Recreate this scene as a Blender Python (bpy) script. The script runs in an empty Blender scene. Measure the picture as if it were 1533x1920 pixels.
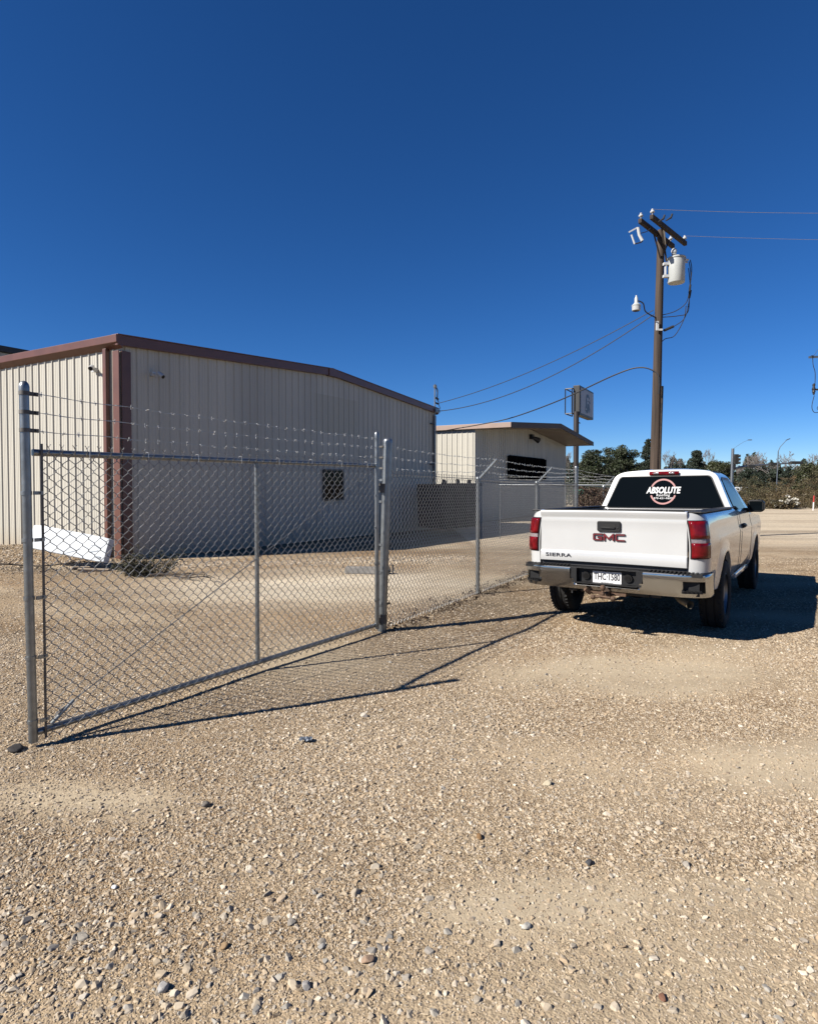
import bpy, bmesh, math, random
import numpy as np
from mathutils import Vector, Matrix, noise
R = math.radians
rng = random.Random(7); nr = np.random.default_rng(7)
scene = bpy.context.scene
COL = scene.collection

# ------------------------------------------------------------------ camera, sky, sun, exposure
FPX, HOR, CX, CAMH = 1130.0, 903.0, 766.5, 1.65
cam = bpy.data.cameras.new('camera'); cam_o = bpy.data.objects.new('camera', cam); COL.objects.link(cam_o)
cam.sensor_fit = 'HORIZONTAL'; cam.sensor_width = 36; cam.lens = 36*FPX/1533; cam.shift_y = -29/1533
cam.clip_start = .05; cam.clip_end = 3000
cam_o.location = (0, 0, CAMH); cam_o.rotation_euler = (R(90-1.42), 0, 0)
scene.camera = cam_o
SUN_EL, SUN_AZ = 36.5, 25.0            # light travels towards (cos AZ, sin AZ) on the ground
w = bpy.data.worlds.new('World'); scene.world = w; w.use_nodes = True
wn = w.node_tree.nodes; wl = w.node_tree.links
sky = wn.new('ShaderNodeTexSky'); sky.sky_type = 'NISHITA'; sky.sun_disc = False
to_sun = Vector((-math.cos(R(SUN_AZ)), -math.sin(R(SUN_AZ)), math.tan(R(SUN_EL)))).normalized()
sky.sun_elevation = R(SUN_EL); sky.sun_rotation = math.atan2(to_sun.x, to_sun.y)
sky.altitude = 9000; sky.air_density = 2.2; sky.dust_density = 0.0; sky.ozone_density = 5.0
hsv = wn.new('ShaderNodeHueSaturation'); hsv.inputs['Hue'].default_value = .508; hsv.inputs['Saturation'].default_value = 1.22; hsv.inputs['Value'].default_value = 1.0
wl.new(sky.outputs[0], hsv.inputs['Color']); wl.new(hsv.outputs[0], wn['Background'].inputs[0]); wn['Background'].inputs[1].default_value = .05
sun = bpy.data.lights.new('sun', 'SUN'); sun.energy = 5.0; sun.angle = R(.53); sun.color = (1, .945, .86)
sun_o = bpy.data.objects.new('sun', sun); COL.objects.link(sun_o)
sun_o.rotation_euler = to_sun.to_track_quat('Z', 'Y').to_euler(); sun_o.location = (-20, -20, 30)
vs = scene.view_settings; vs.view_transform = 'Standard'; vs.look = 'None'; vs.gamma = 1; vs.exposure = 1.1
scene.cycles.max_bounces = 6; scene.cycles.diffuse_bounces = 1; scene.cycles.transparent_max_bounces = 8

# ------------------------------------------------------------------ helpers
def at(px, py, D):                      # a sighting on the photograph at a chosen distance -> world point
    return Vector(((px-CX)/FPX*D, D, CAMH+(HOR-py)*D/FPX))

def gz0(y):
    t = min(max(y-5.2, 0), 26); return -.022*(t*t/(t+.8))
def gz(x, y):
    z = gz0(y)
    if -14 < x < -3 and 10 < y < 20:     # gravel banked against the sunny wall
        d = ((x+9.6)/2.2)**2+((y-14.6)/1.6)**2
        z += .30*math.exp(-d)
    if abs(x) < 14 and y < 22:
        z += .018*noise.noise((x*.8, y*.8, 3))+.007*noise.noise((x*2.6, y*2.6, 9))
        d = ((x-2.5)/9)**2
    return z

class MB:
    def __init__(s): s.v = []; s.f = []; s.m = []
    def add(s, vs, fs, mi=0):
        o = len(s.v); s.v += [tuple(p) for p in vs]
        s.f += [tuple(i+o for i in f) for f in fs]; s.m += [mi]*len(fs)
    def box(s, c, d, M=None, mi=0):
        x, y, z = d[0]/2, d[1]/2, d[2]/2; c = Vector(c)
        P = [Vector((a*x, b*y, e*z)) for e in (-1, 1) for b in (-1, 1) for a in (-1, 1)]
        if M is not None: P = [M @ p for p in P]
        s.add([p+c for p in P], [(0,2,3,1), (4,5,7,6), (0,1,5,4), (2,6,7,3), (0,4,6,2), (1,3,7,5)], mi)
    def bar(s, a, b, wd, h, mi=0, up=(0,0,1)):
        a, b = Vector(a), Vector(b); d = (b-a); L = d.length; d.normalize()
        sd = d.cross(Vector(up)); sd.normalize(); u = sd.cross(d)
        s.box((a+b)/2, (wd, L, h), Matrix((sd, d, u)).transposed(), mi)
    def tube(s, pts, r, n=8, mi=0, cap=True):
        pts = [Vector(p) for p in pts]; k = len(pts)
        rs = r if isinstance(r, (list, tuple)) else [r]*k
        t0 = (pts[1]-pts[0]).normalized()
        u = t0.orthogonal().normalized(); vs = []
        for i, p in enumerate(pts):
            t = ((pts[min(i+1, k-1)]-pts[max(i-1, 0)])); t.normalize()
            u = (u-t*u.dot(t)); u.normalize(); b = t.cross(u)
            for j in range(n):
                a = 2*math.pi*j/n; vs.append(p+(u*math.cos(a)+b*math.sin(a))*rs[i])
        fs = [(i*n+j, i*n+(j+1)%n, (i+1)*n+(j+1)%n, (i+1)*n+j) for i in range(k-1) for j in range(n)]
        if cap and n > 2: fs += [tuple(range(n-1, -1, -1)), tuple(range((k-1)*n, k*n))]
        s.add(vs, fs, mi)
    def lathe(s, prof, n=16, o=(0,0,0), M=None, mi=0):
        vs = []; k = len(prof)
        for r, z in prof:
            for j in range(n):
                a = 2*math.pi*j/n; p = Vector((r*math.cos(a), r*math.sin(a), z))
                vs.append((M @ p if M is not None else p)+Vector(o))
        s.add(vs, [(i*n+j, i*n+(j+1)%n, (i+1)*n+(j+1)%n, (i+1)*n+j) for i in range(k-1) for j in range(n)], mi)
    def grid(s, rows, mi=0, flip=False, skip=None):
        nrw, nc = len(rows), len(rows[0]); fs = []
        for i in range(nrw-1):
            for j in range(nc-1):
                if skip and skip(i, j): continue
                q = (i*nc+j, i*nc+j+1, (i+1)*nc+j+1, (i+1)*nc+j)
                fs.append(q[::-1] if flip else q)
        s.add([p for r in rows for p in r], fs, mi)
    def prism(s, poly, fn, d0, d1, mi=0):           # fn(a, b, d) -> point
        n = len(poly)
        s.add([fn(a, b, d0) for a, b in poly]+[fn(a, b, d1) for a, b in poly],
              [tuple(range(n-1, -1, -1)), tuple(range(n, 2*n))]+[(i, (i+1)%n, n+(i+1)%n, n+i) for i in range(n)], mi)
    def build(s, name, mats, parent=None, smooth=None, bevel=0, seg=2):
        me = bpy.data.meshes.new(name); me.from_pydata(s.v, [], s.f)
        if not isinstance(mats, (list, tuple)): mats = [mats]
        for m in mats: me.materials.append(m)
        if len(mats) > 1: me.polygons.foreach_set('material_index', s.m)
        if smooth is not None:
            me.polygons.foreach_set('use_smooth', [True]*len(me.polygons)); me.set_sharp_from_angle(angle=R(smooth))
        me.update()
        o = bpy.data.objects.new(name, me); COL.objects.link(o)
        if parent: o.parent = parent
        if bevel:
            b = o.modifiers.new('bevel', 'BEVEL'); b.width = bevel; b.segments = seg; b.limit_method = 'ANGLE'; b.angle_limit = R(35)
        return o

def np_mesh(name, V, Fq, mat, parent=None):         # big quad / tri soups
    me = bpy.data.meshes.new(name); n, k = Fq.shape
    me.vertices.add(len(V)); me.vertices.foreach_set('co', np.asarray(V, np.float32).ravel())
    me.loops.add(n*k); me.loops.foreach_set('vertex_index', Fq.astype(np.int32).ravel())
    me.polygons.add(n); me.polygons.foreach_set('loop_start', np.arange(0, n*k, k, dtype=np.int32))
    for m in (mat if isinstance(mat, list) else [mat]): me.materials.append(m)
    me.update(calc_edges=True); me.validate()
    o = bpy.data.objects.new(name, me); COL.objects.link(o)
    if parent: o.parent = parent
    return o

def tag(o, label=None, cat=None, group=None, kind=None):
    if label: o['label'] = label
    if cat: o['category'] = cat
    if group: o['group'] = group
    if kind: o['kind'] = kind
    return o
def empty(name, loc, label, cat, rz=0, group=None):
    o = bpy.data.objects.new(name, None); COL.objects.link(o); o.location = loc; o.rotation_euler = (0, 0, rz)
    o.empty_display_size = .2
    return tag(o, label, cat, group)

def text(name, body, size, mat, parent, M, ext=.002, bold=0, sx=1, spacing=1, shear=0, align='CENTER'):
    c = bpy.data.curves.new(name, 'FONT'); c.body = body; c.size = size; c.extrude = ext; c.offset = bold
    c.align_x = align; c.align_y = 'CENTER'; c.space_character = spacing; c.shear = shear; c.resolution_u = 3
    t = bpy.data.objects.new(name, c); COL.objects.link(t)
    dg = bpy.context.evaluated_depsgraph_get(); me = bpy.data.meshes.new_from_object(t.evaluated_get(dg))
    COL.objects.unlink(t); bpy.data.objects.remove(t)
    me.name = name; me.materials.clear(); me.materials.append(mat); me.transform(Matrix.Diagonal((sx, 1, 1, 1)))
    o = bpy.data.objects.new(name, me); COL.objects.link(o); o.parent = parent; o.matrix_local = M
    return o

# ------------------------------------------------------------------ materials
def mat(name, col, rough=.6, metal=0, var=.12, scale=6, bump=0, bscale=60, spec=.5, col2=None, coat=0, stretch=(1,1,1), island=0, trans=0):
    col = [c*.585 for c in col]; col2 = [c*.585 for c in col2] if col2 else None
    m = bpy.data.materials.new(name); m.use_nodes = True
    n = m.node_tree.nodes; l = m.node_tree.links; b = n['Principled BSDF']
    b.inputs['Roughness'].default_value = rough; b.inputs['Metallic'].default_value = metal
    b.inputs['Specular IOR Level'].default_value = spec; b.inputs['Coat Weight'].default_value = coat
    tc = n.new('ShaderNodeTexCoord'); mp = n.new('ShaderNodeMapping'); mp.inputs['Scale'].default_value = stretch
    l.new(tc.outputs['Object'], mp.inputs[0])
    nz = n.new('ShaderNodeTexNoise'); nz.inputs['Scale'].default_value = scale; nz.inputs['Detail'].default_value = 6
    l.new(mp.outputs[0], nz.inputs['Vector'])
    rp = n.new('ShaderNodeValToRGB'); rp.color_ramp.elements[0].position = .3; rp.color_ramp.elements[1].position = .7
    c1 = [max(0, c*(1-var)) for c in col]; c2 = col2 if col2 else [min(1, c*(1+var)) for c in col]
    rp.color_ramp.elements[0].color = (*c1, 1); rp.color_ramp.elements[1].color = (*c2, 1)
    l.new(nz.outputs['Fac'], rp.inputs[0]); out = rp.outputs[0]
    if island:
        g = n.new('ShaderNodeNewGeometry'); h = n.new('ShaderNodeHueSaturation')
        mr = n.new('ShaderNodeMapRange'); mr.inputs['To Min'].default_value = 1-island; mr.inputs['To Max'].default_value = 1+island
        l.new(g.outputs['Random Per Island'], mr.inputs[0]); l.new(mr.outputs[0], h.inputs['Value']); l.new(out, h.inputs['Color'])
        mr2 = n.new('ShaderNodeMapRange'); mr2.inputs['To Min'].default_value = .48; mr2.inputs['To Max'].default_value = .52
        l.new(g.outputs['Random Per Island'], mr2.inputs[0]); l.new(mr2.outputs[0], h.inputs['Hue']); out = h.outputs[0]
    l.new(out, b.inputs['Base Color'])
    if bump:
        nb = n.new('ShaderNodeTexNoise'); nb.inputs['Scale'].default_value = bscale; nb.inputs['Detail'].default_value = 4
        l.new(mp.outputs[0], nb.inputs['Vector'])
        bp = n.new('ShaderNodeBump'); bp.inputs['Strength'].default_value = bump; bp.inputs['Distance'].default_value = .01
        l.new(nb.outputs['Fac'], bp.inputs['Height']); l.new(bp.outputs[0], b.inputs['Normal'])
    if trans:
        b.inputs['Subsurface Weight'].default_value = 0
        tr = n.new('ShaderNodeBsdfTranslucent'); mx = n.new('ShaderNodeMixShader'); mx.inputs[0].default_value = trans
        l.new(out, tr.inputs[0]); l.new(b.outputs[0], mx.inputs[1]); l.new(tr.outputs[0], mx.inputs[2])
        l.new(mx.outputs[0], n['Material Output'].inputs[0])
    return m

M_galv = mat('galvanised_steel', (.36,.38,.39), .38, .85, .18, 14, .12, 40)
M_wire = mat('galvanised_wire', (.40,.40,.39), .5, .55, .2, 30)
M_barb = mat('barbed_wire_steel', (.62,.62,.60), .45, .5, .15, 40)
M_darkbar = mat('weathered_shaded_steel', (.16,.15,.14), .55, .6, .25, 20)
M_cream = mat('cream_sheet_metal', (.66,.60,.48), .42, 0, .05, 1.2, .05, 25, stretch=(1,1,.25))
M_brown = mat('brown_trim', (.165,.068,.047), .4, 0, .12, 3, .03, 20)
M_roofm = mat('roof_sheet', (.34,.25,.21), .45, .1, .12, 2)
M_dark = mat('dark_metal', (.035,.035,.04), .5, .2, .2, 5)
M_black = mat('black_plastic', (.011,.011,.012), .5, 0, .2, 20, .1, 200, spec=.3)
M_rubber = mat('tyre_rubber', (.011,.0105,.010), .9, 0, .25, 12, .2, 80)
M_white = mat('white_paint', (.60,.605,.605), .22, 0, .045, 1.3, 0, coat=.8)
M_chrome = mat('chrome', (.70,.72,.75), .16, 1, .06, 5, .03, 6)
M_glass = mat('tinted_glass', (.004,.006,.008), .05, 0, .1, 1, spec=.1)
M_glass.node_tree.nodes['Principled BSDF'].inputs['IOR'].default_value = 1.3
M_red = mat('red_lens', (.17,.004,.008), .1, 0, .45, 14, .06, 90, spec=.35)
M_clear = mat('clear_lens', (.40,.33,.34), .1, .3, .25, 60, .2, 120)
M_rust = mat('rusty_steel', (.13,.075,.045), .75, .3, .35, 30, .3, 80)
M_decalw = mat('white_vinyl', (.82,.82,.82), .5, 0, .02, 5)
M_decalp = mat('pink_vinyl', (.42,.17,.16), .5, 0, .08, 5)
M_badge = mat('red_badge', (.17,.016,.022), .3, 0, .1, 8)
M_ink = mat('dark_ink', (.02,.02,.03), .5, 0, .1, 8)
M_wood = mat('weathered_pole_wood', (.035,.022,.016), .9, 0, .5, 16, .9, 40, col2=(.115,.078,.055), stretch=(1,1,.035))
M_arm = mat('crossarm_wood', (.03,.022,.016), .9, 0, .5, 6, .4, 30, col2=(.07,.045,.03))
M_porc = mat('porcelain', (.72,.73,.72), .2, 0, .08, 10)
M_tank = mat('transformer_paint', (.58,.60,.58), .4, 0, .07, 4)
M_cable = mat('black_cable', (.02,.02,.022), .6, 0, .1, 5)
M_alu = mat('bare_conductor', (.42,.40,.42), .4, .4, .1, 5)
M_foam = mat('white_foam', (.80,.85,.90), .7, 0, .14, 4, .15, 25)
M_leafd = mat('live_oak_leaves', (.042,.056,.020), .6, 0, .3, 3, island=.55, trans=.15)
M_leafb = mat('bushy_leaves', (.058,.066,.022), .6, 0, .3, 2, island=.55, trans=.2)
M_leafc = mat('cedar_leaves', (.022,.036,.018), .7, 0, .3, 3, island=.5, trans=.1)
M_leafo = mat('olive_brush_leaves', (.095,.10,.036), .7, 0, .4, .35, col2=(.20,.13,.065), island=.5, trans=.2)
M_twig = mat('bare_twigs', (.17,.15,.14), .9, 0, .2, 4)
M_bark = mat('bark', (.07,.052,.04), .95, 0, .3, 8, .4, 40)
M_flower = mat('white_blossom', (.66,.63,.55), .8, 0, .1, 6, island=.3)
M_vine = mat('dead_vine_leaves', (.10,.062,.042), .9, 0, .3, 4, island=.6, trans=.15)
M_weed = mat('weed_leaves', (.045,.042,.02), .8, 0, .35, 6, island=.6, trans=.15)
M_conc = mat('old_concrete', (.25,.235,.215), .95, 0, .2, 8, .5, 50)
M_yellow = mat('signal_black', (.03,.03,.028), .6, 0, .1, 6)

def wall_mat(patch=None, name='ribbed_wall_cream'):
    m = mat(name, (.65,.615,.53), .42, 0, .08, 1.1, .04, 18, stretch=(1,1,.12))
    n = m.node_tree.nodes; l = m.node_tree.links; b = n['Principled BSDF']
    base = b.inputs['Base Color'].links[0].from_socket
    tc = n.new('ShaderNodeTexCoord'); sx = n.new('ShaderNodeSeparateXYZ'); l.new(tc.outputs['Object'], sx.inputs[0])
    # splashed soil at the foot of the sheets
    mr = n.new('ShaderNodeMapRange'); mr.inputs['From Min'].default_value = .15; mr.inputs['From Max'].default_value = .85
    mr.inputs['To Min'].default_value = .55; mr.inputs['To Max'].default_value = 0
    nz = n.new('ShaderNodeTexNoise'); nz.inputs['Scale'].default_value = 3; l.new(tc.outputs['Object'], nz.inputs['Vector'])
    ad = n.new('ShaderNodeMath'); ad.operation = 'MULTIPLY_ADD'; l.new(nz.outputs['Fac'], ad.inputs[0]); ad.inputs[1].default_value = .5
    l.new(sx.outputs['Z'], ad.inputs[2]); l.new(ad.outputs[0], mr.inputs[0])
    mx = n.new('ShaderNodeMix'); mx.data_type = 'RGBA'; l.new(mr.outputs[0], mx.inputs[0]); l.new(base, mx.inputs[6])
    mx.inputs[7].default_value = (.33,.25,.155,1); out = mx.outputs[2]
    # each sheet weathered a touch differently
    dv_ = n.new('ShaderNodeMath'); dv_.operation = 'MULTIPLY'; dv_.inputs[1].default_value = 1/.9144; ad2 = n.new('ShaderNodeMath'); ad2.operation = 'ADD'; l.new(sx.outputs['X'], ad2.inputs[0]); l.new(sx.outputs['Y'], ad2.inputs[1]); l.new(ad2.outputs[0], dv_.inputs[0])
    fl = n.new('ShaderNodeMath'); fl.operation = 'FLOOR'; l.new(dv_.outputs[0], fl.inputs[0]); wh_ = n.new('ShaderNodeTexWhiteNoise'); wh_.noise_dimensions = '1D'; l.new(fl.outputs[0], wh_.inputs['W'])
    mv = n.new('ShaderNodeMapRange'); mv.inputs['To Min'].default_value = .93; mv.inputs['To Max'].default_value = 1.05; l.new(wh_.outputs['Value'], mv.inputs[0])
    hv = n.new('ShaderNodeHueSaturation'); l.new(mv.outputs[0], hv.inputs['Value']); l.new(out, hv.inputs['Color']); out = hv.outputs[0]
    if patch:
        f = None
        for ax, lo, hi in (('X', patch[0], patch[1]), ('Z', patch[2], patch[3])):
            for op, v in (('GREATER_THAN', lo), ('LESS_THAN', hi)):
                c = n.new('ShaderNodeMath'); c.operation = op; l.new(sx.outputs[ax], c.inputs[0]); c.inputs[1].default_value = v
                if f is None: f = c.outputs[0]
                else:
                    k = n.new('ShaderNodeMath'); k.operation = 'MULTIPLY'; l.new(f, k.inputs[0]); l.new(c.outputs[0], k.inputs[1]); f = k.outputs[0]
        mx2 = n.new('ShaderNodeMix'); mx2.data_type = 'RGBA'; l.new(f, mx2.inputs[0]); l.new(out, mx2.inputs[6]); mx2.inputs[7].default_value = (.35,.33,.275,1)
        out = mx2.outputs[2]
    l.new(out, b.inputs['Base Color'])
    return m
M_wall = wall_mat((7.0, 9.5, 3.45, 4.75), 'ribbed_wall_with_paint_patch'); M_wall2 = wall_mat()

def ground_mat():
    m = bpy.data.materials.new('gravel_lot'); m.use_nodes = True
    n = m.node_tree.nodes; l = m.node_tree.links; b = n['Principled BSDF']; b.inputs['Roughness'].default_value = .95
    b.inputs['Specular IOR Level'].default_value = .15
    tc = n.new('ShaderNodeTexCoord')
    def nz(scale, det=6, vec=None, dis=0):
        t = n.new('ShaderNodeTexNoise'); t.inputs['Scale'].default_value = scale; t.inputs['Detail'].default_value = det
        t.inputs['Distortion'].default_value = dis; l.new(vec or tc.outputs['Object'], t.inputs['Vector']); return t.outputs['Fac']
    def ramp(sock, stops):
        r = n.new('ShaderNodeValToRGB'); e = r.color_ramp.elements
        while len(e) < len(stops): e.new(.5)
        for i, (p, c) in enumerate(stops): e[i].position = p; e[i].color = (*c, 1)
        l.new(sock, r.inputs[0]); return r.outputs[0]
    def mix(f, a, c, mode='MIX'):
        x = n.new('ShaderNodeMix'); x.data_type = 'RGBA'; x.blend_type = mode
        if isinstance(f, float): x.inputs[0].default_value = f
        else: l.new(f, x.inputs[0])
        l.new(a, x.inputs[6]); l.new(c, x.inputs[7]); return x.outputs[2]
    dirt = ramp(nz(.55, 5), [(.3, (.36,.27,.185)), (.5, (.43,.335,.235)), (.7, (.50,.41,.30))])
    grey = ramp(nz(.33, 6, dis=.4), [(.42, (.40,.31,.22)), (.60, (.41,.355,.29)), (.72, (.43,.385,.33))])
    base = mix(.5, dirt, grey)
    at_ = n.new('ShaderNodeAttribute'); at_.attribute_name = 'dirt'; 
    tan = n.new('ShaderNodeRGB'); tan.outputs[0].default_value = (.61,.54,.435,1)
    base = mix(at_.outputs['Fac'], base, tan.outputs[0])
    pa = n.new('ShaderNodeAttribute'); pa.attribute_name = 'pale'; pc = n.new('ShaderNodeRGB'); pc.outputs[0].default_value = (.76,.71,.63,1)
    base = mix(pa.outputs['Fac'], base, pc.outputs[0])
    # stones
    vor = []
    for sc in (42, 110):
        v = n.new('ShaderNodeTexVoronoi'); v.inputs['Scale'].default_value = sc; l.new(tc.outputs['Object'], v.inputs['Vector']); vor.append(v)
    tone = ramp(vor[0].outputs['Color'], [(.15, (.42,.36,.31)), (.4, (.82,.76,.69)), (.6, (1.08,1.04,.99)), (.9, (1.6,1.56,1.5))])
    tone2 = ramp(vor[1].outputs['Color'], [(.15, (.5,.46,.42)), (.5, (.95,.93,.9)), (.9, (1.45,1.42,1.38))])
    ts = mix(.5, tone, tone2)
    iv = n.new('ShaderNodeMath'); iv.operation = 'MULTIPLY_ADD'; l.new(at_.outputs['Fac'], iv.inputs[0]); iv.inputs[1].default_value = -.86; iv.inputs[2].default_value = .95
    base = mix(iv.outputs[0], base, mix(1.0, base, ts, 'MULTIPLY'))
    # worn wheel lanes farther out, running across
    mp = n.new('ShaderNodeMapping'); mp.inputs['Scale'].default_value = (.06, .5, 1); mp.inputs['Rotation'].default_value = (0, 0, R(-8)); l.new(tc.outputs['Object'], mp.inputs[0])
    lane = ramp(nz(1.6, 4, mp.outputs[0], .6), [(.35, (.78,.76,.74)), (.5, (1,1,1)), (.65, (1.12,1.1,1.08))])
    base = mix(1.0, base, lane, 'MULTIPLY')
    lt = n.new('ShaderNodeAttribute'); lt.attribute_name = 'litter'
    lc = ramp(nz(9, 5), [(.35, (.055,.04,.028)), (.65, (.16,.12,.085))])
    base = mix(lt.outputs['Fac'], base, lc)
    tint = n.new('ShaderNodeRGB'); tint.outputs[0].default_value = (.56,.525,.46,1); base = mix(1.0, base, tint.outputs[0], 'MULTIPLY')  # whole ground darkened, putting shade between the stones into its colour
    l.new(base, b.inputs['Base Color'])
    # relief
    h = n.new('ShaderNodeMath'); h.operation = 'ADD'; l.new(vor[0].outputs['Distance'], h.inputs[0]); l.new(vor[1].outputs['Distance'], h.inputs[1])
    h2 = n.new('ShaderNodeMath'); h2.operation = 'MULTIPLY_ADD'; l.new(nz(160, 3), h2.inputs[0]); h2.inputs[1].default_value = -.7; l.new(h.outputs[0], h2.inputs[2])
    bp = n.new('ShaderNodeBump'); bp.inputs['Distance'].default_value = -.007; l.new(h2.outputs[0], bp.inputs['Height'])
    l.new(iv.outputs[0], bp.inputs['Strength']); l.new(bp.outputs[0], b.inputs['Normal'])
    return m
M_ground = ground_mat()

def stone_mat(name, cols):
    m = bpy.data.materials.new(name); m.use_nodes = True
    n = m.node_tree.nodes; l = m.node_tree.links; b = n['Principled BSDF']; b.inputs['Roughness'].default_value = .85
    b.inputs['Specular IOR Level'].default_value = .25
    oi = n.new('ShaderNodeObjectInfo'); r = n.new('ShaderNodeValToRGB'); e = r.color_ramp.elements
    while len(e) < len(cols): e.new(.5)
    for i, c in enumerate(cols): e[i].position = i/(len(cols)-1); e[i].color = (*c, 1)
    l.new(oi.outputs['Random'], r.inputs[0])
    tc = n.new('ShaderNodeTexCoord'); nz = n.new('ShaderNodeTexNoise'); nz.inputs['Scale'].default_value = 3; l.new(tc.outputs['Object'], nz.inputs['Vector'])
    h = n.new('ShaderNodeHueSaturation'); mr = n.new('ShaderNodeMapRange'); mr.inputs['To Min'].default_value = .50; mr.inputs['To Max'].default_value = .92
    l.new(nz.outputs['Fac'], mr.inputs[0]); l.new(mr.outputs[0], h.inputs['Value']); l.new(r.outputs[0], h.inputs['Color'])
    wm = n.new('ShaderNodeMix'); wm.data_type = 'RGBA'; wm.blend_type = 'MULTIPLY'; wm.inputs[0].default_value = 1; l.new(h.outputs[0], wm.inputs[6]); wm.inputs[7].default_value = (.99,.985,.955,1)
    l.new(wm.outputs[2], b.inputs['Base Color'])
    return m
M_stone = stone_mat('pebble_stone', [(.30,.225,.15), (.47,.37,.26), (.40,.31,.215), (.56,.47,.36), (.34,.28,.22), (.50,.40,.28), (.38,.33,.27), (.46,.34,.22), (.68,.60,.50), (.27,.20,.14), (.49,.39,.27)])
M_stone_g = stone_mat('grey_stone', [(.32,.28,.23), (.48,.41,.33), (.27,.25,.23), (.54,.46,.36), (.40,.32,.23), (.34,.32,.29), (.58,.52,.44), (.42,.32,.22), (.50,.42,.31)])

# ------------------------------------------------------------------ ground
FP = [Vector((-.305, 6.70)), Vector((1.05, 9.17)), Vector((2.51, 11.83)), Vector((4.07, 14.68)), Vector((5.68, 17.62)), Vector((7.24, 20.46))]
DIRT = [((2.0, 5.15), (1.7, .60), .1), ((-1.75, 3.1), (.75, .24), -.15), ((2.4, 3.5), (1.1, .42), .25), ((.8, 2.33), (.9, .20), .1), ((2.2, 2.5), (.7, .2), .3), ((-.8, 10.0), (3.4, 1.5), .3)]
def dirt_at(x, y):
    v = 0
    for (cx, cy), (a, b), rt in DIRT:
        c, s = math.cos(rt), math.sin(rt); dx, dy = x-cx, y-cy
        u, q = (dx*c+dy*s)/a, (-dx*s+dy*c)/b
        v = max(v, 1-(u*u+q*q)*.75)
    v += .45*noise.noise((x*1.4, y*1.4, 5))
    v = max(v, 1.25*noise.noise((x*.5+9, y*.85, 2))-.02)
    return min(max(v*1.1, 0), .9)
def spaced(a, b, st, far, g):
    c = list(np.arange(a, b+1e-6, st)); k = st; x = b
    up = []
    while x < far: k *= g; x += k; up.append(x)
    k = st; x = a; dn = []
    while x > -far: k *= g; x -= k; dn.append(x)
    return dn[::-1]+c+up
xs = spaced(-6, 7, .11, 700, 1.22); ys = [y for y in spaced(.8, 12, .11, 900, 1.12) if y > -60]
rows = [[(x, y, gz(x, y)) for x in xs] for y in ys]
g = MB(); g.grid(rows); ground = g.build('ground', M_ground, smooth=80); tag(ground, kind='structure')
me = ground.data
a1 = me.attributes.new('dirt', 'FLOAT', 'POINT'); a2 = me.attributes.new('litter', 'FLOAT', 'POINT')
a3 = me.attributes.new('pale', 'FLOAT', 'POINT'); dv, lv, pv = [], [], []
for x, y, z in g.v:
    near = -12 < x < 14 and y < 24
    dv.append(dirt_at(x, y) if near else .25)
    t = 0
    if near:
        for i in range(len(FP)-1):
            d = FP[i+1]-FP[i]; s = max(0, min(1, (Vector((x, y))-FP[i]).dot(d)/d.dot(d)))
            dist = (Vector((x, y))-FP[i]-d*s).length
            t = max(t, (1-dist/.38)*(.75+.8*noise.noise((x*3, y*3, 1))))
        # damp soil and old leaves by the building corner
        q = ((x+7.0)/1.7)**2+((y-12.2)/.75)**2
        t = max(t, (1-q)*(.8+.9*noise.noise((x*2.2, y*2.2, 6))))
        q = ((x-.95)/1.25)**2+((y-8.0)/.9)**2
        t = max(t, .42*(1-q)+.5*noise.noise((x*2, y*2, 4))*(1 if q < 1.2 else 0))
    lv.append(min(max(t, 0), .9))
    q = min(1, max(0, (y-14)/8))*(.85+.6*noise.noise((x*.12, y*.35, 3))) if x > 2 else 0
    e = ((x+1.6)/3.6)**2+((y-10.2)/2.6)**2
    if x < 1.5: q = max(q, (1-e)*(.9+.6*noise.noise((x*.7, y*1.1, 8))))
    pv.append(min(max(q, 0), .85))
a1.data.foreach_set('value', dv); a2.data.foreach_set('value', lv); a3.data.foreach_set('value', pv)

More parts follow.
